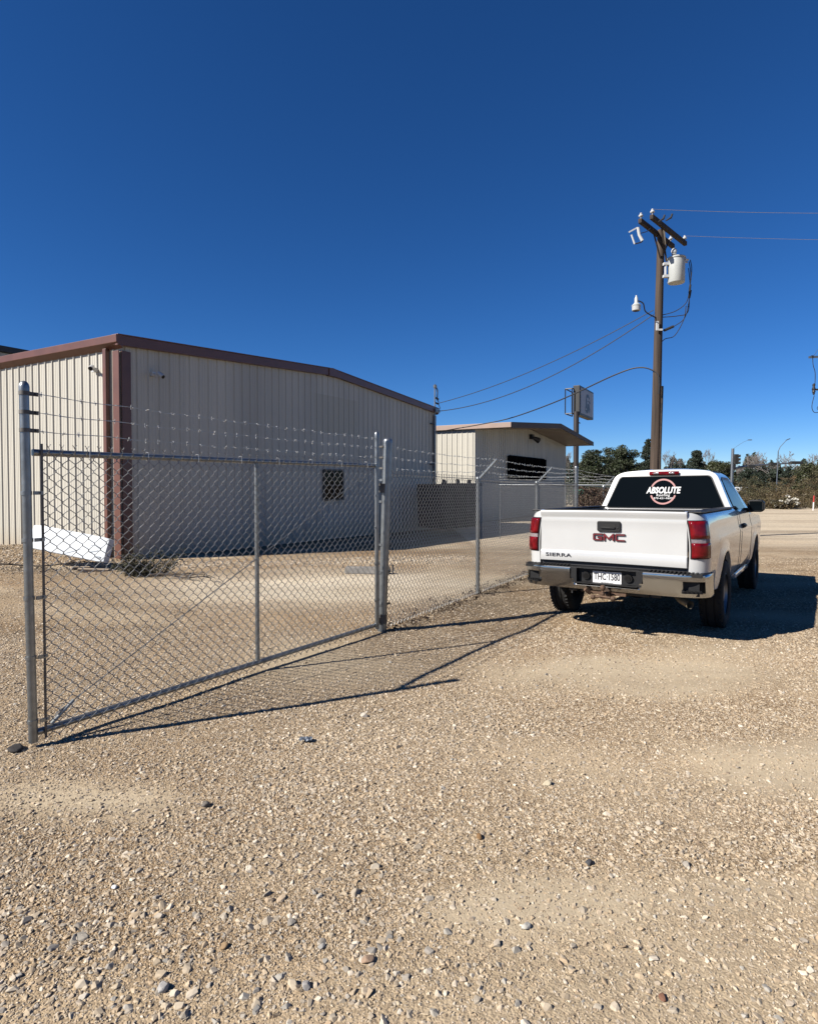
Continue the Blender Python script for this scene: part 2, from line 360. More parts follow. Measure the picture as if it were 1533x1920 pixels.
# loose stones: a few shapes scattered by geometry nodes
def stone_shapes(tagname, m, k, sub):
    c = bpy.data.collections.new(tagname)
    for i in range(k):
        bm = bmesh.new(); sx, sy, sz = rng.uniform(.8, 1.25), rng.uniform(.6, .95), rng.uniform(.40, .75)
        for _ in range(9 if sub == 1 else 17):
            d = Vector((rng.gauss(0,1), rng.gauss(0,1), rng.gauss(0,1))).normalized()*rng.uniform(.42, .54); bm.verts.new((d.x*sx, d.y*sy, d.z*sz))
        h = bmesh.ops.convex_hull(bm, input=bm.verts[:])
        bmesh.ops.delete(bm, geom=[v for v in bm.verts if not v.link_faces], context='VERTS')
        me = bpy.data.meshes.new('stone'); bm.to_mesh(me); bm.free(); me.materials.append(m)
        o = bpy.data.objects.new('stone', me); c.objects.link(o)
    return c
def scatter_group(name, coll, smin, smax, power, seed):
    ng = bpy.data.node_groups.new(name, 'GeometryNodeTree')
    ng.interface.new_socket('Geometry', in_out='INPUT', socket_type='NodeSocketGeometry')
    ng.interface.new_socket('Geometry', in_out='OUTPUT', socket_type='NodeSocketGeometry')
    N = ng.nodes; L = ng.links
    gi = N.new('NodeGroupInput'); go = N.new('NodeGroupOutput')
    na = N.new('GeometryNodeInputNamedAttribute'); na.data_type = 'FLOAT'; na.inputs['Name'].default_value = 'dens'
    dp = N.new('GeometryNodeDistributePointsOnFaces'); dp.distribute_method = 'RANDOM'; dp.inputs['Seed'].default_value = seed
    L.new(gi.outputs[0], dp.inputs['Mesh']); L.new(na.outputs['Attribute'], dp.inputs['Density'])
    ci = N.new('GeometryNodeCollectionInfo'); ci.inputs['Collection'].default_value = coll
    ci.inputs['Separate Children'].default_value = True; ci.inputs['Reset Children'].default_value = True
    ip = N.new('GeometryNodeInstanceOnPoints'); L.new(dp.outputs['Points'], ip.inputs['Points']); L.new(ci.outputs[0], ip.inputs['Instance'])
    ip.inputs['Pick Instance'].default_value = True
    rr = N.new('FunctionNodeRandomValue'); rr.data_type = 'FLOAT_VECTOR'; rr.inputs['Min'].default_value = (-.5, -.5, 0); rr.inputs['Max'].default_value = (.5, .5, 6.283); rr.inputs['Seed'].default_value = seed+1
    L.new(rr.outputs['Value'], ip.inputs['Rotation'])
    rs = N.new('FunctionNodeRandomValue'); rs.data_type = 'FLOAT'; rs.inputs['Seed'].default_value = seed+2
    pw = N.new('ShaderNodeMath'); pw.operation = 'POWER'; L.new(rs.outputs[1], pw.inputs[0]); pw.inputs[1].default_value = power
    mr = N.new('ShaderNodeMapRange'); mr.inputs['To Min'].default_value = smin; mr.inputs['To Max'].default_value = smax
    L.new(pw.outputs[0], mr.inputs[0]); L.new(mr.outputs[0], ip.inputs['Scale'])
    L.new(ip.outputs[0], go.inputs[0])
    return ng
def scatter(name, label, y0, y1, step, dens, coll, smin, smax, power, seed, half=None, dz=0):
    b = MB(); yy = list(np.arange(y0, y1+1e-6, step)); rows = []
    for y in yy:
        hw = half(y) if half else .78*y+3.0
        rows.append([(-hw+2*hw*i/70, y, gz(-hw+2*hw*i/70, y)+dz) for i in range(71)])
    b.grid(rows); o = b.build(name, M_stone)
    a = o.data.attributes.new('dens', 'FLOAT', 'POINT'); a.data.foreach_set('value', [max(0, dens(x, y))*(1 if half else min(1, max(0, (.78*y+3.0-abs(x))/1.2))) for x, y, z in b.v])
    md = o.modifiers.new('scatter', 'NODES'); md.node_group = scatter_group(name+'_scatter', coll, smin, smax, power, seed)
    tag(o, label, 'gravel', kind='stuff'); return o
S_lo = stone_shapes('pebble_shapes', M_stone, 9, 1); S_hi = stone_shapes('stone_shapes', M_stone_g, 9, 2); S_hm = stone_shapes('mid_stone_shapes', M_stone, 9, 2)
def fade(y, a, b): return min(max((b-y)/(b-a), 0), 1)
scatter('gravel', 'fine tan gravel grit covering the near lot', 1.35, 6.8, .14,
        lambda x, y: 15000*(1-.76*dirt_at(x, y))*(.35+.65*fade(y, 2.6, 6.4)), S_lo, .006, .0185, 1.6, 3)
scatter('pebbles', 'loose tan and cream pebbles strewn over the lot', 1.35, 15, .28,
        lambda x, y: 2700*(1-.88*dirt_at(x, y))*(1+.9*math.exp(-((x+.2)/1.1)**2-((y-3.5)/.9)**2))*(.45+1.0*max(0, .5+noise.noise((x*.9, y*.9, 7))))*(.22+.78*fade(y, 4, 11)), S_hm, .009, .034, 2.3, 13)
scatter('stones', 'larger grey and tan stones lying in the foreground', 1.35, 6.5, .2,
        lambda x, y: (14+1000*fade(y, 1.7, 2.6)*min(1, max(.22, .75-x*.9))+30*max(0, noise.noise((x*1.2, y*1.2, 8))))*(1-.75*dirt_at(x, y)), S_hi, .016, .048, 2.2, 23)
def berm(x, y):
    s = (x+5.2)/4.8; yc = 12.9+s*1.0
    return 620*math.exp(-((y-yc)/.55)**2) if -.4 < s < 1.35 else (420*math.exp(-((x+8.9)/1.6)**2-((y-13.0)/1.4)**2) if x < -6.6 else 0)
scatter('wall_gravel', 'pale coarse gravel strip along the foot of the big building', 10.5, 16, .3, berm, S_hm, .03, .085, 2, 33, half=lambda y: 11)

# ------------------------------------------------------------------ chain link fabric, barbed wire
def fabric(L, zb, zt, d=.040, r=.0027, sides=4, fn=None, yoff=-.03, tine=.05, x0=0):
    """zig-zag wires over length L, from zb to zt, twisted tips above; fn maps (x, y, z)"""
    b = MB(); rows = int(round((zt-zb)/d)); nw = int(L/d)
    for i in range(nw):
        pts = []
        for j in range(rows+1):
            x = x0+(i+((j+i)%2))*d; z = zb+j*d; up = (j+i)%2
            e = .0022*(1 if up else -1); dx = .0035*(1 if up else -1)
            for q in (-1, 1):
                pts.append((x+dx*.6, yoff+e*q*(1 if i%2 else -1), z+q*.004))
        b.tube([fn(*p) for p in pts] if fn else pts, r, sides, cap=False)
        if (rows+i)%2 == 1 and tine:                   # twisted selvage tip
            x = x0+(i+1)*d
            st = [(x, yoff, zt), (x+.002, yoff-.003, zt+tine*.35), (x-.002, yoff+.002, zt+tine*.6)]
            for t in ((.013, 0, tine), (-.013, .004, tine*1.02)):
                q = st+[(x+t[0]*.3, yoff, zt+tine*.7), (x+t[0], yoff+t[1], zt+t[2])]
                b.tube([fn(*p) for p in q] if fn else q, r*1.05, 3, cap=False)
    return b
def barbed(a, c, sag=.012, step=.115, r=.0022, seed=0):
    b = MB(); q = random.Random(seed); a, c = Vector(a), Vector(c); L = (c-a).length; n = max(6, int(L/.06))
    P = lambda t: a.lerp(c, t)-Vector((0, 0, sag*4*t*(1-t)))+Vector((0, 0, .004*math.sin(t*37+seed)))
    pts = [P(i/n) for i in range(n+1)]; d = (c-a).normalized(); s = d.cross(Vector((0,0,1))).normalized()
    for ph in (0, math.pi):
        b.tube([p+Vector((0,0,.0016))*math.cos(i*2+ph)+s*.0016*math.sin(i*2+ph) for i, p in enumerate(pts)], r, 4, cap=False)
    k = int(L/step)
    for i in range(k):
        p = P((i+.5+q.uniform(-.15, .15))/k)
        b.tube([p-d*.006+Vector((0,0,-.0)), p+d*.006], .0045, 5)
        for e in (0, 1):
            ang = q.uniform(0, 6.28); v = s*math.cos(ang)+Vector((0,0,1))*math.sin(ang)
            b.tube([p-v*.017+d*.006*(e-.5), p+v*.017+d*.008*(e-.5)], .0019, 4)
    return b
def post_cap(b, r, z, o=(0,0)):
    b.lathe([(r*1.06, z-.035), (r*1.08, z-.005), (r*.95, z+.012), (r*.55, z+.026), (.001, z+.031)], 14, (o[0], o[1], 0))
def band(z, r, x=0, tail=.05, sgn=1, h=.022, yoff=0):
    b = MB(); b.lathe([(r+.001, z-h/2), (r+.0045, z-h/2), (r+.0045, z+h/2), (r+.001, z+h/2)], 16, (x, 0, 0))
    b.box((x+sgn*(r+tail/2), yoff, z), (tail, .009, h)); b.tube([(x+sgn*(r+tail*.7), yoff-.016, z), (x+sgn*(r+tail*.7), yoff+.016, z)], .006, 6)
    return b

# ------------------------------------------------------------------ swing gate
GA, GB = Vector((-2.335, 3.71, 0)), Vector((-.352, 6.60, 0)); gd = GB-GA; GL = gd.length
gate = empty('swing_gate', GA, 'open galvanised chain link gate topped with three barbed wires, nearest the camera', 'gate', math.atan2(gd.y, gd.x))
b = MB(); b.tube([(0,0,.03), (-.012,0,1.0), (-.022,0,2.24)], .0265, 18); b.build('gate_post', M_galv, gate, 40)
b = MB(); post_cap(b, .027, 2.235, (-.022, 0)); b.build('post_cap', M_galv, gate, 40)
b = MB(); b.tube([(GL,0,.03), (GL,0,2.17)], .024, 14); post_cap(b, .024, 2.17, (GL, 0)); b.build('hinge_stile', M_galv, gate, 40)
b = MB(); b.tube([(.02,0,1.83), (GL/2,0,1.826), (GL,0,1.825)], .0215, 14); b.build('top_rail', M_galv, gate, 40)
b = MB(); b.tube([(.02,0,.085), (GL/2,0,.08), (GL,0,.075)], .0215, 14); b.build('bottom_rail', M_galv, gate, 40)
b = MB(); b.tube([(GL*.515,0,.08), (GL*.515,0,1.826)], .019, 12); b.build('middle_brace', M_galv, gate, 40)
fabric(GL-.11, .035, 1.835, x0=.062).build('chain_link_mesh', M_wire, gate, 60)
b = MB(); b.box((.060, -.03, .965), (.014, .006, 1.84)); b.build('tension_bar', M_darkbar, gate)  # darker than its twin: the bar's shade is put into its steel colour
b = MB(); b.box((GL-.05, -.03, .965), (.014, .005, 1.80)); b.build('tension_bar', M_galv, gate)
for z in (.16, .56, .93, 1.29, 1.58): band(z, .027, -.012*z, .058, 1, yoff=-.03).build('tension_band', M_galv, gate, 40)
for z in (.35, .75, 1.15, 1.5): band(z, .025, GL, .05, -1, yoff=-.03).build('tension_band', M_galv, gate, 40)
for k, (z, zr) in enumerate(((2.19, 2.12), (2.075, 2.02), (1.965, 1.915))):
    band(z, .027, -.02, .05, 1, .024).build('wire_band', M_darkbar, gate, 40)
    bw = barbed((.03, 0, z), (GL-.02, 0, zr), seed=k+1).build('barbed_wire', M_barb, gate)
b = MB(); b.tube([(.13,-.012,.17), (GL-.06,-.012,1.80)], .0042, 6); b.build('truss_rod', M_galv, gate)
b = MB(); b.tube([(.10,-.012,.115), (.24,-.012,.225)], .012, 8); b.build('turnbuckle', M_galv, gate, 40)
for s in np.arange(.35, GL-.2, .42):
    b = MB(); b.tube([(s,-.045,1.80), (s+.004,-.04,1.856), (s+.01,.0,1.862), (s+.014,.03,1.82), (s+.03,-.02,1.775), (s+.05,-.04,1.745)], .0022, 5)
    b.build('tie_wire', M_barb, gate)

# ------------------------------------------------------------------ main fence
fdir = (FP[3]-FP[0]).normalized(); fence = empty('chain_link_fence', (FP[0].x, FP[0].y, gz0(6.7)), 'long galvanised chain link fence with slanted barbed wire arms behind the white truck', 'fence', math.atan2(fdir.y, fdir.x))
Finv = Matrix.Rotation(-math.atan2(fdir.y, fdir.x), 4, 'Z')
fs = [(p-FP[0]).dot(fdir) for p in FP]; fb = [gz0(p.y)-gz0(6.7) for p in FP]
def fbase(s): return float(np.interp(s, fs, fb))
b = MB(); b.tube([(0,.0,-.12), (.024,-.025,1.0), (.05,-.05,2.13)], .05, 20); post_cap(b, .05, 2.13, (.05, -.05)); hp = b.build('hinge_post', M_galv, fence, 40)
for z in (1.69, 1.45, .97, .66, .30):
    band(z, .052, .024*z, .05, 1, .025, -.04).build('tension_band', M_galv, fence, 40)
for z in (2.06, 1.94, 1.82): band(z, .053, .048, .03, 1, .02, -.04).build('wire_band', M_darkbar, fence, 40)
for z, h in ((1.60, .10), (.14, .10)):               # gate hinges clamped on the post
    b = MB(); b.lathe([(.052, z-h/2), (.06, z-h/2), (.06, z+h/2), (.052, z+h/2)], 16, (.012*z, 0, 0))
    b.tube([(-.05, -.02, z-.05), (-.05, -.02, z+.06)], .011, 8); b.box((-.065, -.01, z), (.08, .03, .05)); b.build('hinge', M_darkbar, fence, 40)
for i in (1, 2, 3, 4, 5):
    s = fs[i]; z0 = fb[i]; H = 1.76
    if i == 3:
        b = MB(); b.tube([(s,0,z0-.1), (s,0,z0+2.2)], .045, 16); post_cap(b, .045, z0+2.2, (s, 0)); b.build('terminal_post', M_galv, fence, 40)
        continue
    b = MB(); b.tube([(s,0,z0-.1), (s,0,z0+H)], .031, 14); p = b.build('line_post', M_galv, fence, 40)
    b = MB(); b.lathe([(.036, z0+H-.06), (.038, z0+H), (.022, z0+H+.035), (.002, z0+H+.04)], 12, (s, 0, 0))
    b.bar((s, -.01, z0+H), (s, -.30, z0+H+.30), .032, .026); b.build('barb_arm', M_galv, p)
b = MB(); b.tube([(s_, 0, fbase(s_)+1.76) for s_ in np.linspace(.04, fs[1], 12)], .0045, 6); b.build('tension_wire', M_galv, fence)
b = MB(); b.tube([(s_, 0, fbase(s_)+1.755) for s_ in np.linspace(fs[1], fs[5], 12)], .0075, 8); b.build('top_rail', M_galv, fence)
fabric(fs[3]-.1, .03, 1.75, fn=lambda x, y, z: Vector((x, y, z+fbase(x))), x0=.07, r=.0036).build('chain_link_mesh', M_wire, fence, 60)
arm = [(-.10, .10), (-.19, .19), (-.285, .285)]
for k, (dy, dz) in enumerate(arm):
    zt = 2.06-.12*(2-k)
    pts = [(0.05, -.045, zt), (fs[1], dy, fb[1]+1.77+dz), (fs[2], dy, fb[2]+1.77+dz), (fs[3], 0, fb[3]+1.98+.08*k), (fs[4], dy, fb[4]+1.77+dz), (fs[5], dy, fb[5]+1.77+dz)]
    m = MB()
    for j in range(5):
        q = barbed(pts[j], pts[j+1], .02, .13, .0017, seed=20+k*5+j); m.add(q.v, q.f)
    m.build('barbed_wire', M_barb, fence)
# farthest bays overgrown with dead vines
Vv, n = [], 9000
ss = nr.uniform(fs[3]+.08, fs[5], n); zz = nr.uniform(0, 1.72, n)**1.0; yy = nr.normal(0, .035, n)
c = np.stack([ss, yy, zz+np.interp(ss, fs, fb)], 1); u = nr.normal(0, 1, (n, 3)); u /= np.linalg.norm(u, axis=1)[:, None]; v2 = np.cross(u, nr.normal(0, 1, (n, 3))); v2 /= np.linalg.norm(v2, axis=1)[:, None]
sz = nr.uniform(.02, .05, n)[:, None]
V = np.stack([c-u*sz, c+v2*sz*.5, c+u*sz, c-v2*sz*.5], 1).reshape(-1, 3)
o = np_mesh('dead_vines', V, np.arange(4*n).reshape(-1, 4), M_vine, fence); o['kind'] = 'stuff'

# cross fence joining behind
fp = FP[4]+(FP[5]-FP[4])*.5; cd = Vector((-fdir.y, fdir.x))
cf = empty('cross_fence', (fp.x, fp.y, gz0(fp.y)), 'short chain link cross fence with level top rail in front of the small building', 'fence', math.atan2(cd.y, cd.x))
for s in (.06, 1.52, 3.77):
    b = MB(); b.tube([(s,0,-.1), (s,0,1.84)], .024 if s < 3 else .012, 10); p = b.build('line_post', M_galv, cf, 40)
    if s == 1.52:
        b = MB(); b.bar((s,0,1.84), (s-.04,.22,2.12), .03, .03); b.build('barb_arm', M_galv, p)
b = MB(); b.tube([(0.05,0,1.83), (3.8,0,1.83)], .017, 10); b.build('top_rail', M_galv, cf, 40)
fabric(3.7, .03, 1.84, fn=None, x0=.05, r=.002, sides=3, tine=.04).build('chain_link_mesh', M_wire, cf)
for k in range(3): barbed((.05,.05*k,1.92+.09*k), (3.8,.05*k,1.92+.09*k), .01, .13, seed=60+k).build('barbed_wire', M_barb, cf)
b = MB(); p = Vector((1.05, -.06, 1.62)); b.box(p, (.42, .01, .16)); gs = b.build('fence_sign', mat('green_sign', (.01,.16,.10), .4), None)
gs.location = cf.location; gs.rotation_euler = cf.rotation_euler; tag(gs, 'small green sign hanging high on the cross fence mesh', 'sign')

# ------------------------------------------------------------------ big building
BC = Vector((-6.59, 13.83, -.17)); BR = math.atan2(.868, .496)
big = empty('warehouse', BC, 'large cream ribbed metal building with brown trim behind the gate', 'building', BR)
BW, BL, EZ, RZ = 15.66, 15.0, 4.98, 5.50
ztop = lambda x: EZ+(RZ-EZ)*(1-abs(x-BW/2)/(BW/2))
def ribs(L, p=.3048, h=.032):
    pr = [(0, 0)]; k = 0
    while k*p < L-.1:
        s = k*p+.10
        for a, e in ((0, 0), (.022, h), (.050, h), (.072, 0), (.135, 0), (.141, .006), (.155, .006), (.161, 0), (.205, 0), (.211, .006), (.225, .006), (.231, 0)):
            if s+a < L: pr.append((s+a, e))
        k += 1
    pr.append((L, 0)); return pr
def ribbed(L, fn, top, z0=-.3):
    b = MB(); pr = ribs(L); b.grid([[fn(s, e, z0) for s, e in pr], [fn(s, e, top(s)) for s, e in pr]]); return b
ribbed(BW, lambda s, e, z: (s, -e, z), ztop).build('gable_wall', M_wall, big)
ribbed(BL, lambda s, e, z: (-e, BL-s, z), lambda s: EZ).build('side_wall', M_wall2, big)
ribbed(BL, lambda s, e, z: (BW+e, s, z), lambda s: EZ).build('side_wall', M_wall2, big)
ribbed(BW, lambda s, e, z: (BW-s, BL+e, z), lambda s: ztop(s)).build('gable_wall', M_wall2, big)
b = MB()
for x0, x1, z0, z1 in ((-.05, BW/2, EZ+.06, RZ+.06), (BW/2, BW+.05, RZ+.06, EZ+.06)):
    b.prism([(x0, z0), (x1, z1), (x1, z1+.06), (x0, z0+.06)], lambda a, c, d: (a, d, c), -.05, BL+.05)
b.build('roof', M_roofm, big)
gp = [(-.02, EZ-.13), (-.185, EZ-.015), (-.19, EZ+.155), (-.03, EZ+.175)]
for sgn, off in ((1, 0), (-1, BW)):
    b = MB(); b.prism(gp, lambda a, c, d: (off+sgn*a, d, c), -.135, BL+.1); b.build('gutter', M_brown, big, bevel=.008)
for x0, x1 in ((-.15, BW/2-.16), (BW/2+.16, BW+.15)):
    b = MB()
    za, zb_ = (EZ+.02, RZ+.01) if x0 < 1 else (RZ+.01, EZ+.02)
    b.prism([(x0, za-.10), (x1, zb_-.10), (x1, zb_+.13), (x0, za+.13)], lambda a, c, d: (a, d, c), -.13, -.034)
    b.prism([(x0, za+.132), (x1, zb_+.132), (x1, zb_+.155), (x0, za+.155)], lambda a, c, d: (a, d, c), -.15, .1)
    b.build('rake_trim', M_brown, big, bevel=.006)
b = MB(); b.prism([(BW/2-.20, RZ-.11), (BW/2, RZ-.095), (BW/2+.20, RZ-.11), (BW/2+.20, RZ+.155), (BW/2, RZ+.175), (BW/2-.20, RZ+.155)], lambda a, c, d: (a, d, c), -.155, .12); b.build('ridge_cap', M_brown, big)
b = MB(); b.box((.115, -.045, EZ/2-.22), (.235, .03, EZ+.1)); b.box((-.045, .085, EZ/2-.22), (.03, .23, EZ+.1)); b.build('corner_trim', M_brown, big, bevel=.005)
b = MB(); b.box((BW-.12, -.045, EZ/2-.22), (.24, .03, EZ+.1)); b.build('corner_trim', M_brown, big)
b = MB(); b.box((-.085, .40, 2.40), (.10, .12, 4.95)); b.build('downspout', M_brown, big, bevel=.01)
b = MB(); b.box((BW+.08, .25, 2.3), (.1, .12, 4.9)); b.build('downspout', M_brown, big)
# window with dark panes
b = MB(); X0, X1, Z0, Z1 = 7.44, 8.50, 1.20, 2.22
for c, d in (((X0, 0, (Z0+Z1)/2), (.05,.07,Z1-Z0)), ((X1, 0, (Z0+Z1)/2), (.05,.07,Z1-Z0)), (((X0+X1)/2, 0, Z0), (X1-X0,.09,.05)), (((X0+X1)/2, 0, Z1), (X1-X0,.07,.05)), (((X0+X1)/2, 0, (Z0+Z1)/2), (.045,.06,Z1-Z0-.05)), (((X0+X1)/2, 0, Z0+.5), (X1-X0-.05,.05,.03))):
    b.box((c[0], -.045, c[2]), d)
wf = b.build('window', mat('window_frame_bronze', (.07,.06,.05), .5), big)
b = MB(); b.box(((X0+X1)/2, -.037, (Z0+Z1)/2), (X1-X0-.05, .012, Z1-Z0-.05)); b.build('pane', M_glass, wf)
def seccam(loc, face):
    b = MB(); f = Vector(face); b.box(Vector(loc)+f*.04, (.10,.10,.10)); b.bar(Vector(loc)+f*.05, Vector(loc)+f*.22+Vector((0,0,.02)), .045, .045)
    a = Vector(loc)+f*.20; b.tube([a+Vector((0,0,.045)), a+f*.13+Vector((0,0,-.02))], .055, 10)
    c = b.build('security_camera', M_porc, big, 40)
    d = MB(); e = a+f*.13+Vector((0,0,-.02)); d.tube([e, e+f*.012-Vector((0,0,.004))], .045, 10); d.build('lens', M_black, c, 40)
seccam((-.03, .90, 4.44), (-.75, -.66, 0)); seccam((.80, -.03, 4.40), (.2, -1, -.2))
sm = MB(); mx_ = BW-.33; sm.tube([(mx_+.1, -.11, -.1), (mx_+.1, -.11, 6.05)], .03, 10); sm.lathe([(.03, 6.0), (.075, 6.04), (.085, 6.13), (.02, 6.2)], 12, (mx_+.12, -.11, 0))
sm.box((mx_+.23, -.12, 5.02), (.42, .16, .16)); smo = sm.build('service_mast', M_galv, big, 40)
b = MB()
for z in (5.60, 5.38): b.tube([(mx_+.10, -.11, z), (mx_+.34, -.16, z-.05)], .04, 8)
b.tube([(mx_+.2, -.12, 6.12), (mx_+.33, -.14, 5.95), (mx_+.3, -.14, 5.6), (mx_+.42, -.15, 5.3), (mx_+.55, -.15, 5.15)], .016, 6)
b.tube([(mx_+.17, -.12, 6.1), (mx_+.25, -.16, 5.85), (mx_+.20, -.16, 5.5), (mx_+.40, -.15, 5.45)], .016, 6)
b.build('service_lead', M_cable, smo, 40)
for z in (4.4, 2.6, 1.2):
    b = MB(); b.box((mx_-.08, -.1, z), (.42, .05, .05)); b.build('strut_clamp', M_cable, smo)

# taller block far behind at the left
tall = empty('tall_building', BC+Matrix.Rotation(BR, 3, 'Z') @ Vector((9.1, 20, 0)), 'tall cream building with dark fascia peeking over the roof at the far left', 'building', BR)
b = MB(); pr = ribs(15); b.grid([[(-15+s, -e, -.3) for s, e in pr], [(-15+s, -e, 8.25) for s, e in pr]])
b.box((-7.5, 4, 4), (14.98, 7.9, 8.3)); b.build('wall', M_wall2, tall)
b = MB(); b.box((-7.45, 4, 8.42), (15.2, 8.4, .3)); b.build('roof', M_dark, tall, bevel=.02)

# ------------------------------------------------------------------ small building
SA = Vector((3.50, 32.0, -.5)); SW = 17.8; SLn = 14
small = empty('small_building', SA, 'low cream metal building with deep gable overhang beyond the fence', 'building', BR)
SE, SR = 4.95, 5.62; OV = 2.05
sz_ = lambda x: SE+(SR-SE)*(1-abs(x-SW/2)/(SW/2))
ribbed(SW, lambda s, e, z: (s, -e, z), lambda x: sz_(x)).build('gable_wall', M_wall2, small)
ribbed(SLn, lambda s, e, z: (-e, SLn-s, z), lambda s: SE).build('side_wall', M_wall2, small)
ribbed(SLn, lambda s, e, z: (SW+e, s, z), lambda s: SE).build('side_wall', M_wall2, small)
b = MB(); b.box((SW/2, SLn, 2.4), (SW, .1, 5.0)); b.build('rear_wall', M_wall2, small)
b = MB()
for x0, x1, z0, z1 in ((-.12, SW/2, SE+.03, SR+.03), (SW/2, SW+.12, SR+.03, SE+.03)):
    b.prism([(x0, z0), (x1, z1), (x1, z1+.16), (x0, z0+.16)], lambda a, c, d: (a, d, c), -OV, SLn+.3)
b.build('roof', M_roofm, small)
M_soffit = mat('soffit_sheet', (.62,.50,.38), .5, 0, .06, 2)
b = MB()
for x0, x1, z0, z1 in ((-.1, SW/2, SE, SR), (SW/2, SW+.1, SR, SE)):
    n = 15
    for i in range(n):
        a = x0+(x1-x0)*i/n; c = x0+(x1-x0)*(i+.55)/n; za = z0+(z1-z0)*i/n; zc = z0+(z1-z0)*(i+.55)/n
        b.prism([(a, za-.035), (c, zc-.035), (c, zc+.022), (a, za+.022)], lambda p, q, d: (p, d, q), -OV+.03, -.04)
b.build('soffit', M_soffit, small)
b = MB()
for x0, x1, z0, z1 in ((-.14, SW/2, SE, SR), (SW/2, SW+.14, SR, SE)):
    b.prism([(x0, z0-.06), (x1, z1-.06), (x1, z1+.25), (x0, z0+.25)], lambda a, c, d: (a, d, c), -OV-.05, -OV-.003)
b.build('rake_trim', mat('grey_brown_trim', (.10,.068,.05), .6, spec=.15), small, bevel=.01)
b = MB(); M_tan_lit = mat('tan_trim_sunlit', (.42,.30,.24), .5, 0, .08, 2)  # paler copy of the trim, sunlight on this eave put into its colour
b.box((-.17, (SLn-OV)/2, SE+.11), (.09, SLn+OV+.05, .26)); b.build('eave_trim', M_tan_lit, small, bevel=.01)
b = MB(); b.box((SW+.17, (SLn-OV)/2, SE+.11), (.09, SLn+OV+.05, .26)); b.build('eave_trim', M_brown, small, bevel=.01)
b = MB(); b.box((8.5, -.05, 3.0), (6.9, .09, 1.5)); wo = b.build('window', mat('dark_window_frame', (.02,.02,.02), .9, spec=.1), small)
b = MB()
for k in range(5): b.box((5.4+k*1.55, -.10, 3.0), (1.44, .02, 1.4))
b.build('pane', mat('dark_pane', (.005,.005,.006), .95, 0, .2, 2, spec=0), wo)
b = MB(); b.box((SW/2+.1, -.12, 5.1), (.35, .22, .3)); b.tube([(SW/2+.15, -.2, 5.05), (SW/2+.45, -.5, 4.85)], [.1, .2], 10); b.build('flood_light', M_dark, small)

# dark bin between the buildings
M_bin = mat('dark_bin_paint', (.075,.075,.08), .9, 0, .3, 4, spec=.2)
p = at(830, 903, 24.0); bn = empty('waste_bin', (p.x, p.y, gz0(24)), 'dark low waste bin with debris sticking out, beside the shaded end of the big building', 'bin', BR-.35)
b = MB(); b.prism([(0, .15), (2.0, .15), (2.1, 1.95), (-.1, 1.95)], lambda a, c, d: (a, d, c), 0, 1.5)
b.build('body', M_bin, bn, bevel=.03)
b = MB()
b.box((1.0, -.05, 1.92), (2.25, .1, .12))
for x in (.1, .7, 1.3, 1.9): b.box((x, -.052, 1.0), (.09, .085, 1.72))
b.build('rib_frame', M_bin, bn, bevel=.01)
for x, h in ((.2, 2.08), (.34, 2.04), (1.05, 2.1), (1.7, 2.08)):
    b = MB(); b.box((x, .2, h-.2), (.11, .1, .5), Matrix.Rotation(rng.uniform(-.3, .3), 3, 'Y')); b.build('debris', M_bin, bn)

# ------------------------------------------------------------------ pole sign
sp = at(1079, 903, 50); sign = empty('pole_sign', (sp.x, sp.y, -.56), 'tall dark pole sign with grey face and a bearded head emblem above the small roof', 'sign', BR)
b = MB(); b.tube([(0,0,-.2), (0,0,8.0)], .22, 14); b.build('pole', mat('dark_brown_pole', (.03,.022,.02), .6), sign, 40)
M_sgn = mat('sign_cabinet', (.02,.018,.015), .5)
b = MB(); b.box((2.45, .0, 8.95), (4.9, .55, 2.45)); b.build('cabinet', M_sgn, sign, bevel=.04)
b = MB(); b.box((2.5, -.29, 8.95), (4.5, .03, 2.1)); b.build('face', mat('grey_sign_face', (.37,.35,.37), .5), sign)
b = MB(); emb = [[(.1,.75),(.55,.85),(.95,.7),(1.15,.45),(.9,.42),(.75,.55),(.3,.5),(.05,.4)], [(.0,.4),(.22,.42),(.3,.1),(.25,-.3),(.4,-.6),(.05,-.45),(-.25,-.75),(-.1,-.3),(-.05,.0)], [(.45,.25),(.7,.3),(.72,.2),(.5,.14)], [(.85,.22),(1.15,.3),(1.3,.05),(1.05,-.02)], [(.4,-.1),(.7,-.02),(1.05,-.12),(.95,-.5),(.7,-.78),(.4,-.62)], [(-.3,-.72),(.4,-.62),(.7,-.86),(.3,-.98)], [(1.1,-.2),(1.25,-.5),(1.05,-.85),(.95,-.75)]]
for e in emb: b.prism([(x*1.2+2.0, z*.92+8.95) for x, z in e], lambda a, c, d: (a, d, c), -.312, -.303)
b.build('emblem', M_ink, sign)
b = MB()
for a, c in (((-.25,.85,7.85),(-.25,.85,9.9)), ((-.25,.3,7.85),(-.25,.3,9.9)), ((-.25,.3,9.9),(-.25,.85,9.9)), ((-.25,.3,7.85),(-.25,.85,7.85)), ((-.25,.85,9.9),(2.0,.85,9.9)), ((-.25,.85,7.85),(2.0,.85,7.85)), ((2.0,.85,7.85),(2.0,.85,9.9)), ((-.25,.3,9.9),(.1,.2,9.9)), ((-.25,.3,7.85),(.1,.2,7.85))): b.bar(a, c, .07, .07, up=(.3,.2,1))
b.bar((.1,0,7.2), (1.2,0,7.15), .08, .08); b.build('frame', M_dark, sign)

